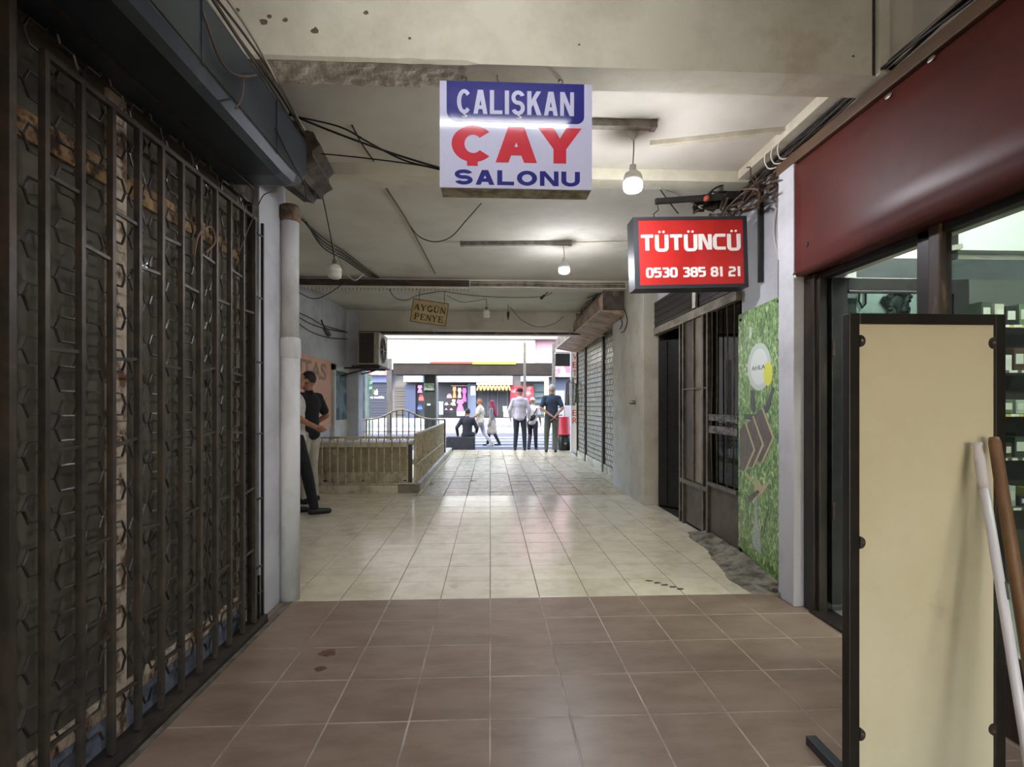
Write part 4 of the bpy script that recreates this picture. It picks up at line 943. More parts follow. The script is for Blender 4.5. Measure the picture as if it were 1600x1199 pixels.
bar('edge_strip', (1.615, 7.31, 2.69), (1.615, 12.3, 2.69), .012, .012, mat('pale_edge', '#cfc0aa', .4), cn)
mb = MB()
for k in range(40):
    y = random.uniform(7.4, 9.6); x = random.uniform(1.62, 1.85); z = 2.95 + random.uniform(-.02, .06)
    mb.tube(smooth_path([(x, y, z), (x + random.uniform(-.1, .1), y + random.uniform(-.2, .2), z + random.uniform(-.05, .06)), (x + random.uniform(-.12, .12), y + random.uniform(-.3, .3), z + random.uniform(-.08, .03))], 4), .006, 5)
mb.build('cable_tangle', M_cable, None, kind='stuff', label='tangle of dead cables lying on top of the rusty canopy', cat='cables')
# vertical street sign, hanging cloths, dark box
vsn = thing('vertical_sign', (2.0, 12.6, .2), 'narrow white upright sign with red letters beyond the shutters', 'sign')
vy = 12.65; va, vb = pY(892, 600, vy).x, pY(904, 600, vy).x
MB().box((va, vy, .1), (vb, vy + .12, pY(895, 541, vy).z)).build('board', mat('white_street_board', '#dcd2cc', .5), vsn)
M_redl = mat('red_letters', '#c0392f', .5)
for ch, py in (('V', 562), ('E', 575), ('T', 588), ('E', 650), ('R', 662)):
    p_ = pY(894, py, vy); text(ch, (p_.x + .01, vy - .001, p_.z), (1, 0, 0), (0, 0, 1), .12, .15, M_redl, vsn, thick=.003)
for k, (pxa, pxb, pt, pb, hx, lb) in enumerate(((883, 890, 597, 634, '#7a6a60', 'grey-brown cloth bag hanging by the vertical sign'), (890, 899, 590, 634, '#c9c1b4', 'pale checked cloth hanging in front of the vertical sign'), (896, 905, 600, 630, '#54504a', 'dark grey cloth hanging nearest the grille shutters'))):
    Yc = 12.2 - k * .12; mb = MB(); rows = []
    for j in range(9):
        for i in range(7):
            u, v = i / 6, j / 8; p_ = pY(pxa + (pxb - pxa) * u * (.55 + .45 * v) + 2 * (1 - v), pt + (pb - pt) * v, Yc)
            rows.append(p_ + Vector((0, .03 * math.sin(u * 9 + k), 0)))
    mb.add(rows, [(j * 7 + i, j * 7 + i + 1, (j + 1) * 7 + i + 1, (j + 1) * 7 + i) for j in range(8) for i in range(6)])
    mb.add([r + Vector((0, .02, 0)) for r in rows], [(j * 7 + i, j * 7 + i + 1, (j + 1) * 7 + i + 1, (j + 1) * 7 + i) for j in range(8) for i in range(6)])
    cl = mb.build('hanging_cloth', mat('cloth_%d' % k, hx, .9, col2='#8d857a', scale=20), None, smooth=True, label=lb, cat='cloth')
cr_ = thing('cloth_rail', (2.1, 12.4, 1.95), 'thin dark rail holding the cloths beside the vertical sign', 'rail')
MB().tube([(2.19, 12.66, 1.98), (pY(887, 592, 12.2).x, 12.2, pY(887, 597, 12.2).z), (pY(899, 598, 11.96).x, 11.96, pY(899, 600, 11.96).z), (2.19, 11.9, 1.8)], .012, 6).build('rod', M_iron, cr_)
dbx = thing('dark_signboard', pY(880, 562, 13.2), 'black signboard under the end of the rusty canopy', 'signboard')
a, b = pY(868, 572, 13.2), pY(893, 553, 13.2)
MB().box((a.x, 13.2, a.z), (2.225, 13.35, b.z)).build('panel', M_black, dbx); MB().box((a.x, 13.19, b.z), (b.x, 13.4, b.z + .05)).build('cap', M_dw, dbx)
# bins by the wall
def at_floor(px, py): return pZ(px, py, 0)
bp = at_floor(882, 703.6)
bb = thing('black_bin', (bp.x, bp.y, 0), 'squat black plastic bin on the floor under the red tub', 'bin')
MB().lathe([(.15, 0), (.185, .03), (.19, .3), (.17, .42), (.165, .43)], (bp.x, bp.y, 0), 20).build('tub', mat('black_plastic', '#17171a', .4), bb, smooth=True)
MB().ell((bp.x, bp.y - .188, .2), (.035, .008, .035), 10, 6).build('badge', M_steel, bb)
rbk = thing('red_tub', (bp.x - .03, bp.y, .43), 'tall red plastic tub upside down on the black bin', 'tub')
MB().lathe([(.225, .435), (.23, .455), (.2, .475), (.165, .95), (.16, .96), (.001, .962)], (bp.x - .03, bp.y, 0), 24).build('body', mat('red_plastic', '#b5272b', .4), rbk, smooth=True)
MB().lathe([(.222, .436), (.24, .446), (.24, .47), (.21, .48)], (bp.x - .03, bp.y, 0), 24).build('rim', mat('red_plastic', '#b5272b'), rbk, smooth=True)

# ------------------------------------------------------------------ people
def remesh(mb, voxel, name):
    me = mb.mesh(name); o = bpy.data.objects.new('rm', me); COL.objects.link(o)
    md = o.modifiers.new('r', 'REMESH'); md.mode = 'VOXEL'; md.voxel_size = voxel; md.adaptivity = 0
    sm = o.modifiers.new('s', 'SMOOTH'); sm.factor = .5; sm.iterations = 3
    dg = bpy.context.evaluated_depsgraph_get(); out = bpy.data.meshes.new_from_object(o.evaluated_get(dg))
    bpy.data.objects.remove(o); out.materials.clear(); return out
SKIN = mat('tanned_skin', '#a8775a', .5, col2='#9a6a4e', scale=20)
def person(loc, face, height, label, shirt, trousers, hair, shoes, sleeve='short', build=1.0, arms=None, legs=None, lean=0, extra=None, head_turn=0, seated=False, coat=None, skin=None):
    """face: heading in degrees, 0 looks towards +Y; arms / legs: joint overrides in body axes (x right, y ahead, z up) for a 1.75 m figure"""
    S = height / 1.75; rot = Matrix.Rotation(R(-face), 3, 'Z'); loc = Vector(loc)
    J = {'pelvis': (0, 0, .96), 'waist': (0, .0, 1.08), 'chest': (0, -.005, 1.30), 'neck': (0, -.01, 1.47), 'head': (0, .02, 1.63),
         'shR': (.172, -.01, 1.40), 'elR': (.24, -.02, 1.13), 'wrR': (.245, .05, .88), 'shL': (-.172, -.01, 1.40), 'elL': (-.24, -.02, 1.13), 'wrL': (-.245, .05, .88),
         'hipR': (.09, 0, .92), 'knR': (.10, .02, .50), 'anR': (.10, -.02, .09), 'hipL': (-.09, 0, .92), 'knL': (-.10, .02, .50), 'anL': (-.10, -.02, .09)}
    J.update(arms or {}); J.update(legs or {})
    J = {k: Vector(v) for k, v in J.items()}
    if lean:
        for k in J:
            if k[:2] in ('wa', 'ch', 'ne', 'he', 'sh', 'el', 'wr'): J[k].y += lean * (J[k].z - .96)
    def w(p): return loc + rot @ (Vector(p) * S)
    t = thing('person', loc, label, 'person')
    bd = MB(); B = build
    def cap_(m_, a, b, ra, rb): m_.capsule(w(J[a]) if isinstance(a, str) else w(a), w(J[b]) if isinstance(b, str) else w(b), ra * S, rb * S, 10)
    def torso(m_, g_):
        for p_, rx, ry, rz in (('pelvis', .155, .115, .13), ('waist', .14, .105, .15), ('chest', .165, .115, .17)):
            q = J[p_]; m_.ell(w(q), ((rx * B + g_) * S, (ry * B + g_) * S, (rz + g_) * S), 16, 10, rot)
        m_.capsule(w(J['shL']), w(J['shR']), (.062 + g_) * S, (.062 + g_) * S, 10)
        a_, b_ = J['chest'], J['pelvis']
        for k in range(1, 6):
            q = a_.lerp(b_, k / 6); m_.ell(w(q), ((.142 * B + g_) * S, (.105 * B + g_) * S, .12 * S), 14, 8, rot)
    torso(bd, 0)
    cap_(bd, 'chest', 'neck', .07, .055); cap_(bd, 'neck', J['head'] - Vector((0, .01, .06)), .055, .055)
    for s in 'RL':
        cap_(bd, 'sh' + s, 'el' + s, .052, .041); cap_(bd, 'el' + s, 'wr' + s, .041, .028)
        cap_(bd, 'hip' + s, 'kn' + s, .088, .055); cap_(bd, 'kn' + s, 'an' + s, .055, .038)
        an = J['an' + s]; sh = (J['an' + s] - J['kn' + s]).normalized(); fwd = Vector((0, 1, 0)) if not seated else Vector((0, 1, 0))
        cap_(bd, an + Vector((0, -.02, -.045)), an + Vector((0, .16, -.06)), .04, .03)
        # hand: palm, four fingers, thumb
        el, wr = J['el' + s], J['wr' + s]; d = (wr - el).normalized(); side = Vector((1 if s == 'R' else -1, 0, 0)); nrm = d.cross(Vector((0, 1, 0))); 
        if nrm.length < .2: nrm = d.cross(Vector((1, 0, 0)))
        nrm.normalize(); acr = d.cross(nrm).normalized()
        if acr.y < 0: acr = -acr
        pc = wr + d * .05
        for k in range(4):
            o_ = acr * (.026 - .0175 * k); ln = (.07, .08, .075, .058)[k]; bend = -side * .02
            cap_(bd, wr + d * .01 + o_ * .6, wr + d * .085 + o_, .015, .012)
            m1 = wr + d * (.085 + ln * .5) + o_ + bend * .4; cap_(bd, wr + d * .085 + o_, m1, .0115, .0105); cap_(bd, m1, wr + d * (.085 + ln * .9) + o_ + bend * 1.4, .0105, .0085)
        th = wr + d * .025 + acr * .02; m1 = th + d * .035 + acr * .03 + bend * .3; cap_(bd, th, m1, .014, .012); cap_(bd, m1, m1 + d * .032 + acr * .004 + bend * .4, .012, .009)
    # head with brow, nose, chin, ears
    hr = rot @ Matrix.Rotation(R(-head_turn), 3, 'Z'); hc = w(J['head'])
    def hp(x, y, z): return hc + hr @ (Vector((x, y, z)) * S)
    bd.ell(hc + hr @ Vector((0, -.01 * S, .015 * S)), (.076 * S, .095 * S, .112 * S), 18, 12, hr)
    bd.ell(hp(0, .03, -.055), (.055 * S, .06 * S, .062 * S), 14, 10, hr)
    bd.capsule(hp(0, .083, .02), hp(0, .108, -.022), .010 * S, .016 * S, 8)
    bd.capsule(hp(-.03, .078, .035), hp(.03, .078, .035), .014 * S, .014 * S, 8)
    bd.capsule(hp(-.022, .083, -.062), hp(.022, .083, -.062), .009 * S, .009 * S, 8)
    for sx in (-1, 1): bd.ell(hp(sx * .078, -.005, -.005), (.012 * S, .022 * S, .034 * S), 8, 6, hr)
    link('body', remesh(bd, .0095 * S, 'body'), skin or SKIN, t, smooth=True)
    for sx in (-1, 1): MB().ell(hp(sx * .032, .083, .012), (.012 * S, .008 * S, .007 * S), 8, 6, hr).build('eye', mat('dark_eye', '#1a1411', .3), t)
    # shirt
    st = MB(); torso(st, .016)
    hem = J['pelvis'] + Vector((0, 0, -.05)); st.ell(w(hem), (.172 * B * S, .135 * B * S, .09 * S), 16, 8, rot)
    cap_(st, 'neck', 'chest', .062, .10)
    for s in 'RL':
        if sleeve == 'short':
            m_ = J['sh' + s].lerp(J['el' + s], .72); cap_(st, 'sh' + s, m_, .072, .066)
        else:
            cap_(st, 'sh' + s, 'el' + s, .072, .056); cap_(st, 'el' + s, 'wr' + s, .056, .042)
    if coat:
        for s in 'RL': cap_(st, 'hip' + s, J['hip' + s].lerp(J['kn' + s], .9), .13, .12)
        cap_(st, 'pelvis', (J['knR'] + J['knL']) / 2 + Vector((0, 0, .05)), .15, .14)
    link('coat' if coat else 'shirt', remesh(st, .014 * S, 'shirt'), shirt, t, smooth=True)
    tr = MB(); tr.ell(w(J['pelvis'] - Vector((0, 0, .03))), (.163 * B * S, .125 * B * S, .12 * S), 16, 8, rot)
    for s in 'RL':
        cap_(tr, 'hip' + s, 'kn' + s, .102, .072); cap_(tr, 'kn' + s, J['an' + s] + Vector((0, 0, .01)), .072, .056)
    link('trousers', remesh(tr, .014 * S, 'trousers'), trousers, t, smooth=True)
    for s in 'RL':
        an = J['an' + s]; m_ = MB(); cap_(m_, an + Vector((0, -.03, -.045)), an + Vector((0, .17, -.058)), .046, .036); m_.box(w(an + Vector((0, 0, -.06))) - Vector((.02, .02, .01)), w(an + Vector((0, 0, -.05))) + Vector((.02, .02, .01)))
        zf = loc.z
        for v in m_.v: v.z = max(v.z, zf + .001) if not seated else v.z
        link('shoe', remesh(m_, .01, 'shoe'), shoes, t, smooth=True)
    if hair is not None:
        hm = MB(); hm.ell(hp(0, -.022, .034), (.082 * S, .095 * S, .102 * S), 18, 12, hr)
        me = hm.mesh('hair'); bm = bmesh.new(); bm.from_mesh(me)
        inv = hr.inverted(); kill = []
        for f in bm.faces:
            q = inv @ (f.calc_center_median() - hc) / S
            if (q.y > .045 and q.z < .075) or q.z < -.035 or (q.y > .0 and q.z < .0): kill.append(f)
        bmesh.ops.delete(bm, geom=kill, context='FACES'); bmesh.ops.solidify(bm, geom=bm.faces[:], thickness=.006); bm.to_mesh(me); bm.free()
        link('hair', me, hair, t, smooth=True)
    if extra: extra(t, w, hp, hr, rot, S, J)
    return t
HAIR = mat('dark_hair', '#1f1a17', .6); HAIRG = mat('grey_hair', '#a39a8f', .7); BLKC = mat('black_cloth', '#16151a', .9, col2='#201f24', scale=20); WHC = mat('white_cloth', '#cfc9c6', .9, col2='#b7b1ae', scale=6)
NAVY = mat('navy_cloth', '#2c3a4c', .85, col2='#222d3b', scale=6); BEI = mat('beige_cloth', '#b8b1a0', .9, col2='#a59d8b', scale=6); OLV = mat('olive_trousers', '#55554a', .9, col2='#45453c', scale=6)
LGT = mat('light_trousers', '#a9a7ad', .9, col2='#95939a', scale=6); HOOD = mat('pale_hoodie', '#c2bac4', .9, col2='#aea6b1', scale=5); DKT = mat('dark_blue_trousers', '#232a33', .9); SHOE = mat('black_shoe', '#141314', .5)
REDS = mat('red_scarf_cloth', '#b0475a', .85, col2='#8c2f43', scale=7); GRC = mat('grey_coat_cloth', '#9a958e', .9, col2='#88837c', scale=6)
# two men by the drain pipe
pw = pZ(470, 806); 
person((pw.x - .09, pw.y + .05, 0), 62, 1.72, 'man in white shirt and black trousers half hidden behind the drain pipe', WHC, BLKC, HAIRG, SHOE, arms={'elR': (.26, .02, 1.16), 'wrR': (.15, .20, 1.06), 'elL': (-.25, .05, 1.15), 'wrL': (-.06, .24, 1.06)}, legs={'anR': (.12, .20, .09), 'knR': (.12, .12, .5)})
pb_ = pY(482, 700, 6.75)
person((pb_.x, 6.75, 0), -70, 1.74, 'man in black T-shirt and pale trousers standing against the poster wall', BLKC, BEI, HAIR, SHOE, arms={'elR': (.29, -.06, 1.16), 'wrR': (.22, .16, 1.0), 'elL': (-.26, -.05, 1.14), 'wrL': (-.12, .2, .98)}, head_turn=-35)
# people at the street end
pn = pZ(862, 707)
person((pn.x, pn.y, 0), 8, 1.86, 'grey-haired man in navy shirt standing at the street end with hands behind him', NAVY, OLV, HAIRG, SHOE, build=1.08, arms={'elR': (.28, -.08, 1.14), 'wrR': (.10, -.17, .94), 'elL': (-.27, -.08, 1.14), 'wrL': (.0, -.18, .95)}, legs={'anL': (-.14, .02, .09), 'knL': (-.13, .04, .5)}, head_turn=-30)
def capfn(t, w, hp, hr, rot, S, J):
    m_ = MB(); m_.ell(hp(0, -.012, .055), (.087 * S, .102 * S, .085 * S), 16, 10, hr); m_.ell(hp(0, .10, .055), (.07 * S, .07 * S, .012 * S), 14, 6, hr)
    m_.build('cap', BLKC, t, smooth=True)
    hd = MB(); hd.ell(w(J['neck'] + Vector((0, -.06, -.05))), (.13 * S, .07 * S, .10 * S), 14, 10, rot); hd.build('hood', HOOD, t, smooth=True)
ph = pY(812, 703, 14.35)
person((ph.x, 14.35, 0), 2, 1.78, 'man in pale hoodie and dark cap seen from behind at the street end', HOOD, DKT, None, SHOE, sleeve='long', build=1.1, extra=capfn, arms={'elR': (.28, -.03, 1.13), 'wrR': (.27, .03, .9), 'elL': (-.29, -.03, 1.13), 'wrL': (-.27, .1, .93)}, legs={'hipR': (.1, 0, .92), 'knR': (.13, 0, .5), 'anR': (.14, -.02, .09), 'anL': (-.13, -.02, .09)}, head_turn=-40)
RD = -.15
def bagfn(t, w, hp, hr, rot, S, J):
    m_ = MB(); m_.ell(hp(0, -.01, .05), (.088 * S, .10 * S, .08 * S), 16, 10, hr); m_.ell(hp(0, -.09, .045), (.06 * S, .05 * S, .012 * S), 14, 6, hr); m_.build('cap', WHC, t, smooth=True)
    b_ = MB(); b_.ell(w(Vector((.03, -.17, 1.08))), (.13 * S, .05 * S, .08 * S), 14, 8, rot @ Matrix.Rotation(R(-38), 3, 'Y')); b_.build('sling_bag', BLKC, t, smooth=True)
    MB().tube([w(Vector(p_)) for p_ in ((-.12, -.13, .98), (.03, -.17, 1.12), (.16, -.12, 1.34), (.15, .02, 1.48), (.02, .13, 1.3))], .015 * S, 6).build('strap', BLKC, t)
pt_ = pY(832, 640, 15.9)
person((pt_.x, 15.9, RD), 15, 1.69, 'youth in white top and cap with a black sling bag on the street', WHC, mat('plum_trousers', '#2b2028', .9), None, SHOE, extra=bagfn, arms={'wrR': (.25, .12, .92)}, legs={'knL': (-.1, .12, .52), 'anL': (-.1, -.12, .12), 'anR': (.1, .1, .09)})
pm = pY(750, 640, 16.9)
person((pm.x, 16.9, RD), -80, 1.69, 'walking man in cream shirt and pale grey trousers crossing the street', mat('cream_shirt', '#c4bcae', .9, col2='#b0a899', scale=6), LGT, None, mat('pale_shoe', '#8d8a90', .6), build=1.2, arms={'elR': (.28, -.1, 1.14), 'wrR': (.27, .12, .92), 'elL': (-.28, .06, 1.14), 'wrL': (-.24, .3, 1.0)}, legs={'knR': (.1, -.12, .52), 'anR': (.1, -.42, .14), 'knL': (-.1, .2, .52), 'anL': (-.1, .26, .09)})
def scarffn(t, w, hp, hr, rot, S, J):
    m_ = MB(); m_.ell(hp(0, -.02, .03), (.098 * S, .112 * S, .118 * S), 16, 10, hr); m_.capsule(hp(0, -.03, -.02), w(J['neck'] + Vector((0, -.06, -.18))), .1 * S, .14 * S, 12); m_.capsule(w(J['neck'] + Vector((0, -.08, -.1))), w(J['chest'] + Vector((0, -.14, -.12))), .11 * S, .06 * S, 10)
    me = remesh(m_, .014, 'scarf'); bm = bmesh.new(); bm.from_mesh(me); inv = hr.inverted()
    bmesh.ops.delete(bm, geom=[f for f in bm.faces if (lambda q: q.y > .055 and -.11 < q.z < .07 and abs(q.x) < .06)(inv @ (f.calc_center_median() - hc_(hp)) / S)], context='FACES'); bm.to_mesh(me); bm.free()
    link('headscarf', me, REDS, t, smooth=True)
def hc_(hp): return hp(0, 0, 0)
pf = pY(769, 640, 17.6)
person((pf.x, 17.6, RD), -75, 1.60, 'woman in red headscarf and long grey coat walking beside the cream shirted man', GRC, BLKC, None, SHOE, sleeve='long', coat=True, extra=scarffn, legs={'knR': (.08, .14, .52), 'anR': (.08, .2, .09), 'knL': (-.08, -.1, .52), 'anL': (-.08, -.3, .12)})
# seated person on the low dark wall
psx = pY(730, 683, 15.25)
bw = thing('low_wall', (psx.x - .1, 15.25, RD), 'low dark wall block at the kerb with a person sitting on it', 'wall')
MB().box((pY(697, 690, 15.1).x, 15.05, RD), (pY(742, 690, 15.1).x, 15.5, .33)).build('block', mat('dark_grey_stone', '#3b3b3e', .8, col2='#2f2f33', scale=8), bw, .01)
person((psx.x, 15.3, .33 - .86), 5, 1.72, 'person in dark clothes sitting on the low wall with their back turned', mat('charcoal_cloth', '#23232a', .9), BLKC, HAIR, SHOE, sleeve='long', seated=True, lean=.12,
       legs={'knR': (.12, .42, .93), 'anR': (.12, .42, .50), 'knL': (-.12, .42, .93), 'anL': (-.12, .42, .50)}, arms={'wrL': (-.30, .02, .92), 'elL': (-.32, -.08, 1.15), 'elR': (.3, .05, 1.12), 'wrR': (.26, .25, 1.0)})

# ------------------------------------------------------------------ street and the far side
box('floor', (-40, 14.5, RD - .2), (40, 25.5, RD), M_asph, kind='structure')
box('floor', (-40, 14.3, RD - .2), (-4.2, 14.62, -.02), M_pave, kind='structure')
YF = 34.0
for k, (ya, yb, z) in enumerate(((25.5, 28, .02), (28, 31, .2), (31, 36, .42))): box('floor', (-40, ya, -.4), (40, yb, z), M_pave if k % 2 else mat('pale_paving', '#8d8b88', .8, col2='#7a7876', scale=3), kind='structure')
for k in range(7):   # zebra bars painted on the road
    p_ = pZ(790 + k * 12 - 36, 0, 0) if False else None
for k, yy in enumerate((17.2, 18.6, 20.2, 22.0)):
    MB().box((-2.6 + .1 * k, yy, RD), (3.2, yy + .5, RD + .006)).build('road_stripe', mat('white_road_paint', '#9a9a98', .7, col2='#858583', scale=5), None, label=['white road stripe nearest the passage', 'second white road stripe from the passage', 'third white road stripe from the passage', 'white road stripe farthest from the passage'][k], cat='road stripe', group='white stripes across the street')
def fp(px, py, Y=YF): return pY(px, py, Y)
def fbox(name, pa, pb, d0, d1, m_, parent, Y=YF):
    a, b = fp(pa[0], pa[1], Y), fp(pb[0], pb[1], Y); return MB().box((a.x, Y - d0, a.z), (b.x, Y - d1, b.z)).build(name, m_, parent)
bl = thing('shop_building', (0, YF, .42), 'row of small shops under a long white board across the street', 'building')
M_fac = mat('far_facade', '#64605d', .85, col2='#595653', scale=.8); M_pink = mat('pink_facade', '#a8858a', .85)
MB().box((-40, YF, .42), (40, YF + 4, 14)).build('facade', M_fac, bl)
fbox('pink_wall', (800, 574), (905, 470), .35, 0, M_pink, bl)
fbox('cornice', (560, 531), (905, 522), .9, 0, mat('grey_cornice', '#7c7470', .8), bl)
fbox('sign_board', (560, 578), (835, 532), .6, .1, mat('white_sun_board', '#cfcabf', .7, col2='#c2bcae', scale=.6), bl)
a_ = fp(600, 548); 
for s_, px in (('S', 640), ('M', 718), ('T', 726), ('O', 756), ('S', 770), ('O', 787)):
    q = fp(px, 549); text(s_, (q.x, YF - .6, q.z), (1, 0, 0), (0, 0, 1), .34, .3, mat('faded_green_letters', '#b9bb9b', .7), bl, thick=.01)
M_glazed = mat('far_dark_interior', '#191b20', .6); M_bluew = mat('pale_blue_frame', '#7699b8', .5); M_navyp = mat('navy_pillar', '#262f48', .6)
# shop 1: dark shutter with white logo and name
fbox('lilac_fascia', (560, 598), (613, 587), .35, .1, mat('lilac_board', '#5d6388', .6), bl)
fbox('red_roof_edge', (560, 587), (613, 574), .8, .1, mat('red_awning', '#a3302e', .6, col2='#b5a9a4', scale=1.2), bl)
for k in range(14):
    y0 = 598 + k * 4; fbox('shutter_slat', (571, y0 + 3.7), (612, y0), .16 + .03 * (k % 2), .1, mat('navy_black_shutter', '#181d2b', .5), bl)
q = fp(585, 617.5); M_lw = mat('white_letters', '#eeeeee', .5)
mb = MB(); ac_ = lambda u, v: (q.x + u * .34, YF - .2, q.z + v * .34)
mb.prism([ac_(.5 + .48 * math.cos(R(a)) * (1 - .12 * (abs(math.sin(R(a))) > .93)), .45 + .45 * math.sin(R(a))) for a in range(40, 330, 20)] + [ac_(.78, .42), ac_(.76, .6)], (0, -.02, 0)); mb.build('logo', M_lw, bl)
MB().prism([ac_(.5, .97), ac_(.6, 1.08), ac_(.72, 1.16), ac_(.68, 1.0)], (0, -.02, 0)).build('logo_leaf', M_lw, bl)
q0, q1_ = fp(572, 623), fp(601, 623); text('emre mobile', (q0.x, YF - .2, q0.z), (1, 0, 0), (0, 0, 1), q1_.x - q0.x, .17, M_lw, bl, bold=.02, thick=.01)
# shop 2: brown shutter, navy pillar, pale awning frames
for k in range(11): fbox('shutter_slat', (617, 604 + k * 4 + 3.6), (635, 604 + k * 4), .16 + .03 * (k % 2), .1, mat('brown_far_shutter', '#3f3a34', .6), bl)
fbox('pillar', (635, 655), (651, 602), .5, .1, M_navyp, bl)
fbox('interior', (651, 652), (733, 598), .12, .05, M_glazed, bl)
for a0, a1, n_c in ((634, 663, 3), (683, 750, 7)):
    fbox('fascia', (a0, 598), (a1, 586), .9, .1, mat('white_far_fascia', '#8f99a5', .6), bl)
    for k in range(n_c):
        w_ = (a1 - a0) / n_c; fbox('fascia_cell', (a0 + k * w_ + .8, 596.5), (a0 + (k + 1) * w_ - .8, 593), .94, .9, mat('pink_cell', '#d7a3b8', .6) if (k == n_c - 1 or (a0 == 634 and k == 0)) else M_bluew, bl)
fbox('pillar', (731, 655), (744, 600), .4, .1, mat('grey_blue_pillar', '#465063', .6), bl)
fbox('notice', (736, 618), (743, 604), .43, .4, mat('white_notice', '#dfe6ee', .6), bl)
fbox('doorway', (745, 652), (797, 609), .12, .05, M_glazed, bl)
for k in range(3): fbox('door_frame', (762 + k * 15, 650), (763 + k * 15, 611), .2, .1, mat('dark_far_frame', '#4b4d4d', .5), bl)
fbox('fascia', (745, 602), (800, 588), .8, .1, mat('white_sun_board', '#e9e4da'), bl)
for k in range(9): 
    a, b = fp(746 + k * 5.6, 611), fp(746 + (k + 1) * 5.6, 603); MB().tube(smooth_path([(a.x, YF - .9, a.z), ((a.x + b.x) / 2, YF - .7, b.z), (b.x, YF - .9, a.z)], 4), .07, 6).build('scallop', mat('gold_awning', '#97733f', .6, col2='#7c5d33', scale=4), bl)
fbox('poster', (797, 628), (833, 604), .3, .1, mat('red_poster', '#a8202f', .6, col2='#9a7d78', scale=1.4, lo=.55, hi=.62), bl)
fbox('fascia', (813, 597), (851, 588), .9, .1, mat('white_far_fascia', '#d6dbe2'), bl)
fbox('fascia_cell', (815, 596), (849, 592.5), .94, .9, M_bluew, bl)
fbox('shop_glass', (833, 654), (852, 600), .12, .05, mat('far_shop_glass', '#56656a', .2), bl)
for k in range(5): fbox('shelf', (835, 612 + k * 9), (851, 610 + k * 9), .3, .1, mat('dark_far_frame', '#4b4d4d'), bl)
fbox('yellow_post', (848, 660), (854, 588), 1.2, .9, mat('yellow_post', '#b5ad6a', .6), bl)
fbox('signs', (856, 590), (900, 572), .8, .1, mat('mixed_far_signs', '#9c4554', .6, col2='#a5a9b3', scale=1.5, lo=.45, hi=.5, col3='#3e62a8', scale3=2, lo3=.58, hi3=.62), bl)
fbox('interior', (856, 655), (900, 592), .12, .05, mat('blueish_far_interior', '#3e4556', .6), bl)
# goods shown outside the far shops
goods = [('clothes', 707, 622, 713, 604, '#d9683f', 'orange dress'), ('clothes', 715, 622, 721, 606, '#d8a58c', 'peach dress'), ('clothes', 722, 628, 729, 606, '#d8408a', 'magenta dress'), ('clothes', 713, 642, 725, 624, '#e0559c', 'wide bright pink dress'), ('clothes', 706, 634, 712, 624, '#cfc3a6', 'beige top'), ('clothes', 652, 614, 660, 602, '#b5598a', 'plum blouse'),
         ('bag', 654, 626, 662, 618, '#d0483f', 'red bag'), ('bag', 652, 640, 660, 634, '#3d4fb0', 'blue bag'), ('bag', 698, 622, 706, 616, '#d77a86', 'rose bag'), ('hat', 694, 634, 701, 629, '#cfc6b4', 'cream hat'), ('hat', 703, 634, 709, 629, '#9c8468', 'tan hat'), ('box', 686, 648, 692, 628, '#a9b3d6', 'pale blue crate'), ('hat', 694, 642, 700, 638, '#7a6a62', 'brown hat'), ('hat', 702, 642, 708, 638, '#c48a90', 'dusty pink hat'), ('box', 714, 650, 726, 643, '#c9d8dc', 'white chest'), ('box', 787, 652, 795, 643, '#c9b58c', 'tan carton'), ('basket', 786, 643, 792, 635, '#b9b09c', 'beige basket')]
for kind_, xa_, yb_, xb_, yt_, hx, nm in goods:
    a, b = fp(xa_, yb_, 33.2), fp(xb_, yt_, 33.2); cx, wd, hh = (a.x + b.x) / 2, b.x - a.x, b.z - a.z; mm = MB()
    if kind_ == 'clothes':
        mm.prism([(a.x, 33.2, a.z), (b.x, 33.2, a.z), (cx + wd * .22, 33.2, a.z + hh * .55), (cx + wd * .48, 33.2, a.z + hh * .7), (cx + wd * .3, 33.2, b.z), (cx + wd * .08, 33.2, b.z - hh * .06), (cx - wd * .08, 33.2, b.z - hh * .06), (cx - wd * .3, 33.2, b.z), (cx - wd * .48, 33.2, a.z + hh * .7), (cx - wd * .22, 33.2, a.z + hh * .55)], (0, .12, 0))
        bev = .02
    elif kind_ == 'hat': mm.ell((cx, 33.3, a.z + hh * .35), (wd / 2, .16, hh * .18)); mm.ell((cx, 33.3, a.z + hh * .5), (wd * .28, .1, hh * .5)); bev = 0
    elif kind_ == 'bag': mm.prism([(a.x, 33.2, a.z), (b.x, 33.2, a.z), (b.x - wd * .1, 33.2, a.z + hh * .7), (a.x + wd * .1, 33.2, a.z + hh * .7)], (0, .15, 0)); mm.tube([(cx + wd * .3 * math.cos(R(q_)), 33.27, a.z + hh * .68 + hh * .32 * math.sin(R(q_))) for q_ in range(0, 181, 20)], .02, 5); bev = 0
    else: mm.box((a.x, 33.2, a.z), (b.x, 33.5, b.z)); mm.box((a.x - .02, 33.18, b.z - .05), (b.x + .02, 33.52, b.z)); bev = 0
    mm.build(kind_ if kind_ != 'box' else 'crate', mat('goods_' + hx, hx, .7, spec=.2), None, bev, label='%s shown outside the shops across the street' % nm, cat=kind_ if kind_ != 'clothes' else 'clothing')
# clothes rail the dresses hang on
ra_, rb_ = fp(705, 603, 33.26), fp(731, 603, 33.26); MB().tube([ra_, rb_], .02, 6).build('clothes_rail', M_steel, None, label='thin rail with dresses across the street', cat='rail')
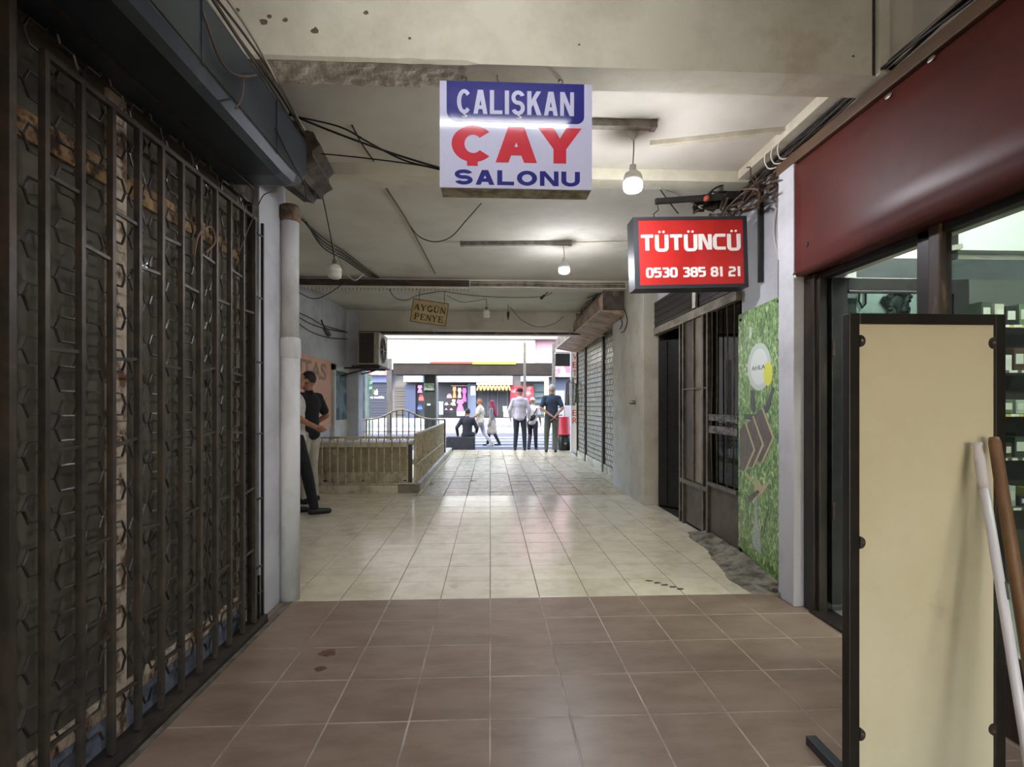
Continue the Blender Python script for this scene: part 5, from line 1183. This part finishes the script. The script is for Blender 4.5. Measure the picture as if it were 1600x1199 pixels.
# drinks cooler and round drink sign on the right
fr_ = thing('drinks_cooler', pY(875, 690, 18.5), 'white drinks cooler standing beyond the navy shirted man', 'cooler')
a, b = pY(868, 660, 18.5), pY(882, 611, 18.5)
MB().box((a.x, 18.5, RD), (b.x, 19.1, b.z)).build('cabinet', mat('cooler_white', '#cfd8e2', .4), fr_, .02); MB().box((a.x + .04, 18.48, .2), (b.x - .04, 18.5, b.z - .2)).build('door', mat('cooler_glass', '#9fb4c8', .15), fr_)
for k in range(4): MB().box((a.x + .05, 18.47, .35 + k * .28), (b.x - .05, 18.48, .38 + k * .28)).build('shelf_line', mat('dark_far_frame', '#4b4d4d'), fr_)
ps_ = thing('drinks_box', pY(889, 690, 14.8), 'white drinks chest with a red swoosh behind the red tub', 'chest')
a, b = pY(881, 690, 14.8), pY(896, 634, 14.8)
MB().box((a.x, 14.8, RD), (b.x + .1, 15.1, b.z)).build('body', mat('chest_white', '#dfe0e6', .4), ps_, .01)
u = lambda s_, t_: (a.x + (b.x - a.x) * s_, 14.8, a.z + (b.z - a.z) * t_)
MB().prism([u(0, .55), u(.2, .42), u(.5, .34), u(1, .3), u(1, .05), u(0, .05)] if False else [u(0, .98), u(.08, .7), u(.35, .48), u(.7, .36), u(1, .34), u(1, .22), u(0, .22)], (0, -.004, 0)).build('swoosh', mat('swoosh_red', '#d8232e', .4), ps_)
# canopy and posts on the near pavement
ca = thing('street_canopy', pY(740, 585, 16.2), 'long dark canopy valance with red and yellow upper edge over the pavement', 'canopy')
YC = 16.2
def cbox(nm, xa_, yb_, xb_, yt_, d0, d1, m_): a, b = pY(xa_, yb_, YC), pY(xb_, yt_, YC); return MB().box((a.x, YC + d0, a.z), (b.x, YC + d1, b.z)).build(nm, m_, ca)
cbox('valance', 614, 585, 866, 567.5, 0, .9, mat('dark_canopy_cloth', '#38332e', .8, col2='#2b2722', scale=1.6))
cbox('red_edge', 672, 568.5, 738, 565.5, -.02, .5, mat('red_canopy_edge', '#b5523f', .7)); cbox('yellow_edge', 738, 569.5, 806, 565.5, -.02, .5, mat('yellow_canopy_edge', '#b9b04a', .7)); cbox('pale_edge', 614, 568, 672, 565.5, -.02, .5, mat('pale_canopy_edge', '#cfc6b6', .7))
for k in range(8): cbox('seam', 640 + k * 28, 585, 640.5 + k * 28, 568, -.01, 0, mat('canopy_seam', '#3d3832', .8))
def post_(nm, xa_, xb_, yt_, Yp, m_, lb, zb_=RD):
    a, b = pY(xa_, yt_, Yp), pY(xb_, yt_, Yp); t = thing(nm, ((a.x + b.x) / 2, Yp, zb_), lb, 'post')
    MB().box((a.x, Yp, zb_), (b.x, Yp + (b.x - a.x), a.z)).build('shaft', m_, t, .01); MB().box((a.x - .03, Yp - .03, zb_), (b.x + .03, Yp + (b.x - a.x) + .03, zb_ + .08)).build('foot', m_, t); return t
t = post_('street_pillar', 663, 680, 584, 16.6, mat('green_black_pillar', '#2c322e', .6, col2='#232824', scale=5), 'dark green-black pillar carrying the street canopy')
a, b = pY(662, 610, 16.5), pY(678, 599, 16.5); MB().box((a.x, 16.55, a.z), (b.x, 16.6, b.z)).build('plate', mat('green_plate', '#6f8a6a', .6, col2='#a9b59f', scale=9), t)
a, b = pY(667, 634, 16.5), pY(672, 631, 16.5); MB().box((a.x, 16.57, a.z), (b.x, 16.6, b.z)).build('sticker', mat('white_notice', '#dfe6ee'), t)
post_('street_post', 604, 611, 560, 15.0, mat('pale_post', '#8a847c', .6, col2='#78726a', scale=6), 'pale square post left of the street canopy')
post_('street_post', 818, 822, 535, 15.4, mat('pale_post', '#a9a39b'), 'thin pale pole in front of the street canopy')
post_('street_post', 863, 868, 537, 15.0, mat('pale_post', '#a9a39b'), 'pale post at the right end of the street canopy')
post_('street_post', 681, 684, 584, 17.4, mat('white_post', '#d9d5cc', .6), 'thin white pole right beside the dark canopy pillar')
# pot plant at far left
pl = thing('hanging_plant', pY(577, 600, 14.8), 'pale green leafy plant at the left beside the vitrine', 'plant')
for k in range(22):
    p_ = pY(576 + random.uniform(-7, 7), 596 + random.uniform(-18, 14), 14.8); dd_ = Vector((random.uniform(-1, 1), random.uniform(-.4, .4), random.uniform(-1, .6))).normalized() * .16
    sd = dd_.cross(Vector((0, 1, 0))).normalized() * .05; MB().prism([p_, p_ + dd_ * .4 + sd, p_ + dd_, p_ + dd_ * .4 - sd], (0, .006, 0)).build('leaf', mat('pale_leaf', '#8fae7c', .6), pl)
pp0 = pY(577, 640, 14.8); MB().tube([(pp0.x, 14.8, RD), pY(577, 590, 14.8)], .03, 6).build('stem', mat('plant_stem', '#6d7a58', .7), pl)
# ------------------------------------------------------------------ lamps
def hanging_bulb(top, ctr, r, label, lit, m_cord=None, cap=.0, m_lit=None):
    top, ctr = Vector(top), Vector(ctr)
    t = thing('hanging_bulb', top, label, 'lamp')
    sock = ctr + Vector((0, 0, r * 1.75))
    MB().tube(smooth_path([top, top.lerp(sock, .5) + Vector((.004, 0, 0)), sock], 4), .0045, 6).build('cord', m_cord or M_cable, t)
    MB().lathe([(r * .3, r * 1.75), (r * .36, r * 1.7), (r * .36, r * 1.15), (r * .5, r * 1.0)], ctr, 16).build('socket', M_socket if lit else mat('grey_socket', '#6a655c', .5), t, smooth=True)
    MB().lathe([(r * .45, r * 1.05), (r * .85, r * .8), (r * 1.02, r * .35), (r * 1.02, -r * .25), (r * .9, -r * .26)], ctr, 24).build('housing', M_socket if lit else M_bulb_off, t, smooth=True)
    MB().lathe([(r * .99, -r * .2), (r, -r * .7), (r * .93, -r * .95), (r * .75, -r * 1.1), (.001, -r * 1.15)], ctr, 24).build('diffuser', (m_lit or M_lit) if lit else M_bulb_off, t, smooth=True)
    if cap: MB().lathe([(cap, 0), (cap * .9, -.02), (cap * .25, -.07), (cap * .2, -.075)], top, 20).build('ceiling_rose', M_socket, t, smooth=True)
    return t
tp = pZ(990, 202, HC); hanging_bulb(tp, (tp.x - .005, tp.y, pY(985, 283, tp.y).z), .06, 'lit white bulb hanging right of the tea room sign', True, M_cable_w, .04)
tp2 = pZ(880, 379, HC); hanging_bulb((tp2.x, tp2.y, HC - .035), (tp2.x + .01, tp2.y, pY(882, 418, tp2.y).z), .058, 'lit white bulb hanging from the second ceiling batten', True, M_cable_w)
tp3 = pZ(503, 303, HC); hanging_bulb(tp3, pY(523, 424, 4.3), .055, 'large unlit bulb hanging on a long cord by the drain pipe', False)
tp4 = pZ(760, 467, HC); hanging_bulb(tp4, (tp4.x, tp4.y, pY(760, 490, tp4.y).z), .06, 'small unlit bulb hanging in the far bay', False)
for k, y in enumerate((-1.1, -3.6)):  # the farther bulb is added out of view to brighten the passage
    hanging_bulb((.95 - .5 * k, y, 3.42), (.95 - .5 * k, y, 2.92), .052, ['lit bulb hanging behind the viewpoint near the right shop', 'added lit bulb out of sight deep behind the viewpoint'][k], True, m_lit=M_lit_near)
tl_ = thing('tube_lamp', (-.05, 1.32, 3.42), 'white tube lamp on the ceiling just in front of the first beam', 'lamp')
MB().box((-.72, 1.28, 3.36), (.62, 1.36, 3.42)).build('housing', M_socket, tl_, .005)
MB().tube([(-.66, 1.32, 3.335), (.56, 1.32, 3.335)], .014, 12).build('tube', M_tube, tl_, smooth=True)
for x in (-.68, .58): MB().box((x - .012, 1.305, 3.315), (x + .012, 1.335, 3.36)).build('holder', M_socket, tl_)
# dangling sockets
dz_ = thing('dangling_socket', pZ(795, 478, HC), 'thin dark lamp holder dangling in the far bay', 'socket'); t4 = pZ(794, 476, HC)
MB().tube([t4, (t4.x, t4.y, pY(794, 500, t4.y).z)], .006, 6).build('cord', M_cable, dz_); MB().lathe([(.008, .06), (.022, .045), (.022, -.02), (.012, -.05), (.01, -.09)], (t4.x, t4.y, pY(794, 492, t4.y).z), 10).build('holder', M_cable, dz_)
d5 = thing('dangling_socket', pY(860, 452, 7.6), 'black lamp holder dangling sideways near the rusty canopy', 'socket'); a, b = pY(862, 451, 7.6), pY(846, 466, 7.6)
MB().tube([(a.x, 7.6, HC), a, b], .007, 6).build('cord', M_cable, d5); MB().capsule(a.lerp(b, .75), b, .018, .024, 8).build('holder', M_cable, d5)
d6 = thing('dangling_socket', pX(512, 520, -2.68), 'cluster of dark connectors hanging from wires on the left wall', 'socket'); a = pX(505, 508, -2.68); b = pX(514, 523, -2.68)
MB().tube([pX(502, 500, -2.7), a, b], .012, 6).build('cord', M_cable, d6); MB().capsule(a.lerp(b, .4), b, .03, .035, 8).build('connector', mat('dusty_connector', '#5c5046', .7), d6)
# battens on the ceiling
def batten(pa, pb, w, h, m_, label, name='ceiling_batten'):
    a, b = pZ(*pa, HC - h / 2), pZ(*pb, HC - h / 2); t = thing(name, a, label, 'batten')
    MB().bar(a, b, w, h).build('channel', m_, t, .002)
    d = (b - a).normalized()
    for e, s in ((a, 1), (b, -1)): MB().bar(e - d * .004 * s, e + d * .03 * s, w * 1.25, h * 1.2).build('end_cap', m_, t)
    return t
M_bat = mat('dull_steel_batten', '#8b857a', .5, .3, col2='#6a6459', scale=9); M_trk = mat('cream_trunking', '#cfc7b2', .6, col2='#bdb49d', scale=6)
batten((810, 191), (1024, 196), .05, .045, M_bat, 'dull steel batten on the ceiling behind the tea room sign')
batten((720, 381), (893, 380), .05, .04, M_bat, 'long dull batten on the ceiling carrying the second bulb')
batten((1016, 226), (1232, 203), .045, .03, M_trk, 'cream trunking strip running skew across the ceiling')
batten((895, 379), (985, 377), .012, .012, M_trk, 'thin cream conduit on the ceiling left of the red sign')
# trunking along the upper right corner, plastered strip beside the first beam
MB().box((1.90, 2.61, 3.03), (1.98, 3.755, 3.098)).build('corner_trunking', M_trk, None, .004, label='cream trunking in the upper right corner of the ceiling', cat='trunking')
st = thing('plaster_strip', (1.965, 2.41, 2.95), 'narrow vertical plaster strip at the right end of the first beam', 'strip')
MB().box((1.93, 2.395, 2.945), (1.985, 2.419, 3.42)).build('strip', M_plaster, st, .003); bar('gap_shadow', (1.917, 2.416, 2.95), (1.917, 2.416, 3.42), .012, .004, M_iron, st)
# dark strip and conduits under the third beam
MB().box((-2.70, 7.10, 2.992), (-.30, 7.165, 3.07)).build('charred_strip', mat('charred_timber', '#2f261f', .9, col2='#4b3d30', scale=12, stretch=(.3, 1, 1)), None, .004, label='blackened timber strip along the front of the third beam', cat='strip')
for k, (z, r) in enumerate(((3.03, .012), (3.005, .010), (3.06, .009))):
    xs0 = -.28
    MB().tube(smooth_path([(xs0, 7.15, z), (.6, 7.15, z + .006), (1.2, 7.15, z - .006), (1.95, 7.15, z + .004)], 4), r, 8).build('conduit', mat('grimy_conduit', '#8d8270', .7, col2='#5a4f42', scale=9), None, smooth=True,
        label=['middle grimy conduit along the third beam', 'lowest grimy conduit along the third beam', 'topmost grimy conduit along the third beam'][k], cat='conduit', group='conduits on the third beam')
cs = thing('comb_strip', (-1.3, 7.2, 2.95), 'pale comb-like strip hanging under the blackened timber', 'strip'); bar('strip', (-2.70, 7.18, 2.975), (-.3, 7.18, 2.975), .012, .02, M_trk, cs)
for k in range(46): x = -2.68 + k * .0525; bar('tooth', (x, 7.18, 2.935 - .01 * (k % 3 == 0)), (x, 7.18, 2.975), .006, .006, M_cable_b, cs)

# ------------------------------------------------------------------ cables
for k in range(4):
    m_ = (M_cable_b, M_cable, M_cable_b, M_cable_w)[k]
    pts = [(-1.085 + .012 * math.sin(j * 1.7 + k * 2) + .012 * k - (.02 if j == 7 else 0), .3 + j * .38, 2.875 + .008 * k + .012 * math.sin(j * 2.3 + k)) for j in range(8)]
    cable(pts, .0055, m_, ['brown cable lying outermost along the top of the awning box', 'black cable along the top of the awning box', 'brown cable lying innermost along the top of the awning box', 'grey cable along the top of the awning box'][k])
cable([pX(318, 20, -1.062), pX(345, 95, -1.05), pX(372, 118, -1.05), pX(400, 118, -1.06)], .005, M_cable_b, 'brown cable sagging across the upper face of the awning box')
cable([pX(381, 115, -1.055), pX(379, 150, -1.05), pX(368, 170, -1.05)], .004, M_cable_b, 'short cable end dangling down the face of the awning box')
cable([pX(430, 200, -1.06), pX(455, 250, -1.058), pX(478, 292, -1.058), pX(484, 305, -1.07)], .004, M_cable, 'thin black cable running down the end of the awning box')
cable([pX(477, 293, -1.06) , pX(480, 310, -1.06), pX(492, 312, -1.06), pX(492, 298, -1.06)], .004, M_cable, 'small black loop of cable under the end of the awning box')
cable([pY(452, 178, 2.95), pY(500, 198, 2.9), pY(552, 218, 2.85), pY(620, 242, 2.75), pY(692, 264, 2.56)], .006, M_cable, 'upper black cable strung from the awning box to the tea room sign')
cable([pY(452, 180, 2.95), pY(530, 198, 2.9), pY(575, 222, 2.85), pY(630, 250, 2.75), pY(692, 266, 2.57)], .005, M_cable, 'black cable bowing upward between the awning box and the tea room sign')
cable([pY(498, 240, 3.1), pY(560, 246, 3.0), pY(640, 256, 2.8), pY(692, 265, 2.58)], .004, M_cable, 'lowest thin cable strung to the tea room sign')
cable([pZ(604, 295, HC - .006), pZ(640, 352, HC - .006), pZ(680, 428, HC - .006)], .006, M_cable_b, 'brown wire running straight along the ceiling of the second bay')
cable([pZ(550, 196, HC - .006), pZ(566, 226, HC - .006), pZ(584, 252, HC - .006)], .005, M_cable, 'short dark wire on the ceiling of the first bay')
w0 = pZ(640, 352, HC - .006); w1 = pY(752, 318, 4.1); w1.z = min(w1.z, HC)
cable([w0, pY(655, 370, 4.9), pY(680, 378, 4.8), pY(705, 370, 4.6), pY(728, 345, 4.4), pZ(752, 318, HC - .006)], .005, M_cable, 'dark wire looping below the ceiling under the tea room sign')
for k in range(4):
    pts = [pZ(466 + 4 * k, 338 + 3 * k, HC - .01 - .01 * k), pZ(505, 372 + 5 * k, HC - .03 - .03 * (k % 2)), pZ(540, 395 + 4 * k, HC - .02), pZ(572, 420 + 3 * k, HC - .03 * (k % 2) - .01), pZ(592, 434, HC - .02)]
    cable(pts, .008, M_cable if k % 2 else M_cable_b, ['uppermost dark cable of the run along the ceiling by the drain pipe', 'second dark cable of the run along the ceiling by the drain pipe', 'third dark cable of the run along the ceiling by the drain pipe', 'lowest dark cable of the run along the ceiling by the drain pipe'][k], 'cable run by the drain pipe')
cable([pZ(518, 378, HC - .01), pY(532, 410, 5.2), pY(545, 432, 5.2), pY(556, 438, 5.2), pY(568, 428, 5.3)], .006, M_cable_w, 'pale cable loop hanging below the ceiling run')
cable([pX(462, 455, -2.72), pY(490, 467, 7.0), pY(515, 458, 7.02), pY(540, 440, 7.098)], .006, M_cable, 'black wire sagging under the third beam on the left')
cable([pY(606, 449, 7.3), pY(618, 466, 7.4), pY(636, 469, 7.4), pY(652, 462, 7.5), pY(690, 455, 7.5)], .005, M_cable, 'dark wire sagging to the small tan sign')
cable([pY(690, 455, 7.5), pY(740, 462, 7.6), pY(800, 465, 7.6), pY(850, 463, 7.6), pY(868, 452, 7.55)], .005, M_cable, 'dark wire strung level across the far bay')
cable([pY(698, 462, 7.7), pY(720, 472, 7.9), pY(745, 470, 8.0), pZ(760, 467, HC - .004)], .004, M_cable, 'thin wire sagging from the tan sign to the small bulb')
cable([pZ(797, 480, HC - .004), pY(815, 500, 9.0), pY(840, 511, 8.8), pY(866, 506, 8.4), pY(880, 495, 8.2)], .005, M_cable, 'thin wire looping low at the right of the far bay')
for k, pts in enumerate(([(460, 486), (485, 497), (505, 508), (545, 520)], [(460, 492), (490, 508), (520, 516), (556, 521)], [(460, 500), (485, 518), (515, 528), (548, 530)])):
    cable([pX(px, py, -2.69) for px, py in pts], .007, M_cable, ['uppermost wire slung along the left wall', 'middle wire slung along the left wall', 'lowest wire slung along the left wall'][k], 'wires on the left wall')
# right side bundle above the red fascia
for k in range(5):
    pts = [(1.955 + .018 * math.sin(k * 2.1 + j) + .006 * k, .6 + j * .44, 2.955 + .012 * k + .014 * math.sin(j * 1.9 + k * 1.3)) for j in range(8)]
    cable(pts, .008 if k < 3 else .006, (M_cable, M_cable_b, M_cable, M_cable, M_cable_b)[k], 'cable %s in the bundle above the dark red fascia' % ['lying lowest', 'lying second lowest', 'lying midway', 'lying second highest', 'lying highest'][k], 'cable bundle above the red fascia')
ct = MB(); rg = random.Random(5)
for k in range(34):
    y = 3.35 + rg.random() * .75; p0 = Vector((2.08 - rg.random() * .16, y, 2.78 + rg.random() * .2)); pts = [p0]
    for j in range(3): pts.append(pts[-1] + Vector((rg.uniform(-.08, .05), rg.uniform(-.22, .22), rg.uniform(-.07, .06))))
    ct.tube(smooth_path(pts, 4), rg.choice((.005, .007, .01)), 5)
ct.build('cable_tangle', M_cable_b, None, kind='stuff', label='dense tangle of cables on the wall above the red sign', cat='cables')
foil = MB(); rows = []
for j in range(9):
    for i in range(15): 
        u, v = i / 14, j / 8; p_ = pY(1085 + 100 * u, 333 - 26 * v - 22 * u, 4.05); rows.append(p_ + Vector((0, .05 * noise.noise((u * 8, v * 6, 1)), .03 * noise.noise((u * 9, v * 7, 5)))))
foil.add(rows, [(j * 15 + i, j * 15 + i + 1, (j + 1) * 15 + i + 1, (j + 1) * 15 + i) for j in range(8) for i in range(14)]); foil.add([r + Vector((0, .03, 0)) for r in rows], [(j * 15 + i, j * 15 + i + 1, (j + 1) * 15 + i + 1, (j + 1) * 15 + i) for j in range(8) for i in range(14)])
foil.build('foil_insulation', mat('dirty_foil', '#6b604f', .35, .6, col2='#2c2620', scale=16, lo=.42, hi=.58), None, label='crumpled dirty foil wrapping behind the bracket arm of the red sign', cat='foil')
br_ = pY(1103, 310, 3.84)
MB().ell((br_.x, 3.83, br_.z - .005), (.022, .03, .022), 10, 8).build('red_tape', mat('red_tape', '#b5482f', .5), None, label='red tape wound round the black bracket arm', cat='tape')
cable([(br_.x, 3.83, br_.z + .015), pY(1120, 293, 3.82), pY(1155, 280, 3.8), pY(1180, 262, 3.6)], .007, M_cable, 'black cable arching from the red tape to the wall tangle')
cable([pY(1030, 294, 4.0), pY(1045, 315, 4.0), pY(1060, 334, 4.0)], .006, M_cable, 'short dark wire hanging down behind the bracket arm')
cable([pZ(1030, 293, 3.01), pY(1060, 305, 4.05), pY(1100, 328, 4.05), pY(1120, 335, 4.05)], .006, M_cable_w, 'pale wire slanting down behind the bracket arm')
cable([pX(1207, 294, 2.15), pX(1212, 320, 2.14), pX(1209, 360, 2.145), pX(1217, 400, 2.14), (1.95, 3.125, 2.13), (1.94, 3.1, 2.125)], .0065, mat('white_cable', '#d5cfc6', .6), 'white cable hanging down the wall beside the white post')
cable([(1.945, 3.12, 2.13), (1.95, 3.11, 2.145), (1.985, 3.10, 2.13), (2.02, 3.10, 2.125)], .008, M_cable_b, 'brown cable end bent round the white post')
for k in range(3): cable([(1.93 - .01 * k, 3.2 + .08 * k, 3.08), (1.90, 3.22 + .08 * k, 3.0), (1.93, 3.24 + .07 * k, 2.94), (1.98, 3.2 + .06 * k, 2.93)], .005, mat('white_cable', '#d5cfc6'), ['first pale cable loop tied over the corner trunking', 'second pale cable loop tied over the corner trunking', 'third pale cable loop tied over the corner trunking'][k], 'pale loops on the trunking')
for k, pts in enumerate(([(966, 490), (972, 505), (968, 515)], [(975, 482), (980, 500), (976, 516), (970, 520)])): cable([pX(px, py, 1.965) for px, py in pts], .006, M_cable, ['short black cable end hanging by the first shutter', 'black cable loop hanging by the first shutter'][k])
gw = pX(300, 380, -1.34); cable([pX(303, 400, -1.335), pX(312, 365, -1.33), pX(330, 355, -1.33), pX(336, 378, -1.335), pX(322, 395, -1.335)], .004, mat('copper_wire', '#7a5a44', .6), 'loop of brown wire tied to the upper bars of the iron gate')
cable([pX(404, 320, -1.33), pX(412, 305, -1.3), pX(424, 300, -1.28)], .003, M_cable_b, 'thin brown wire slanting up from the gate to the awning box')
cable([pX(372, 400, -1.34), pX(385, 365, -1.33), pX(400, 330, -1.33)], .003, M_cable_b, 'thin brown wire stretched across the upper corner of the gate')

# ------------------------------------------------------------------ stains on the floor
M_stain = mat('brown_stain', '#5a3a28', .5, col2='#6d4f3c', scale=30); M_mud = mat('dark_mud', '#4a4034', .8)
def stain(px, py, rx, ry, m_, label, seed):
    ctr = pZ(px, py, 0); pts = []
    for k in range(18):
        a = 2 * math.pi * k / 18; r = 1 + .5 * noise.noise((math.cos(a) * 1.7 + seed, math.sin(a) * 1.7, seed))
        pts.append((ctr.x + rx * r * math.cos(a), ctr.y + ry * r * math.sin(a), .0006))
    MB().prism(pts, (0, 0, .0008)).build('floor_stain', m_, None, label=label, cat='stain')
stain(512, 1021, .045, .035, M_stain, 'larger brown stain on the brown tiles on the left', 1)
stain(500, 1046, .030, .022, M_stain, 'smaller round brown stain on the brown tiles on the left', 5)
for k in range(5): stain(1015 + k * 12, 908 + k * 3.2, .028, .016, M_mud, '%s speck of dried mud from the left on the cream tiles' % ['first', 'second', 'third', 'fourth', 'fifth'][k], 9 + k)
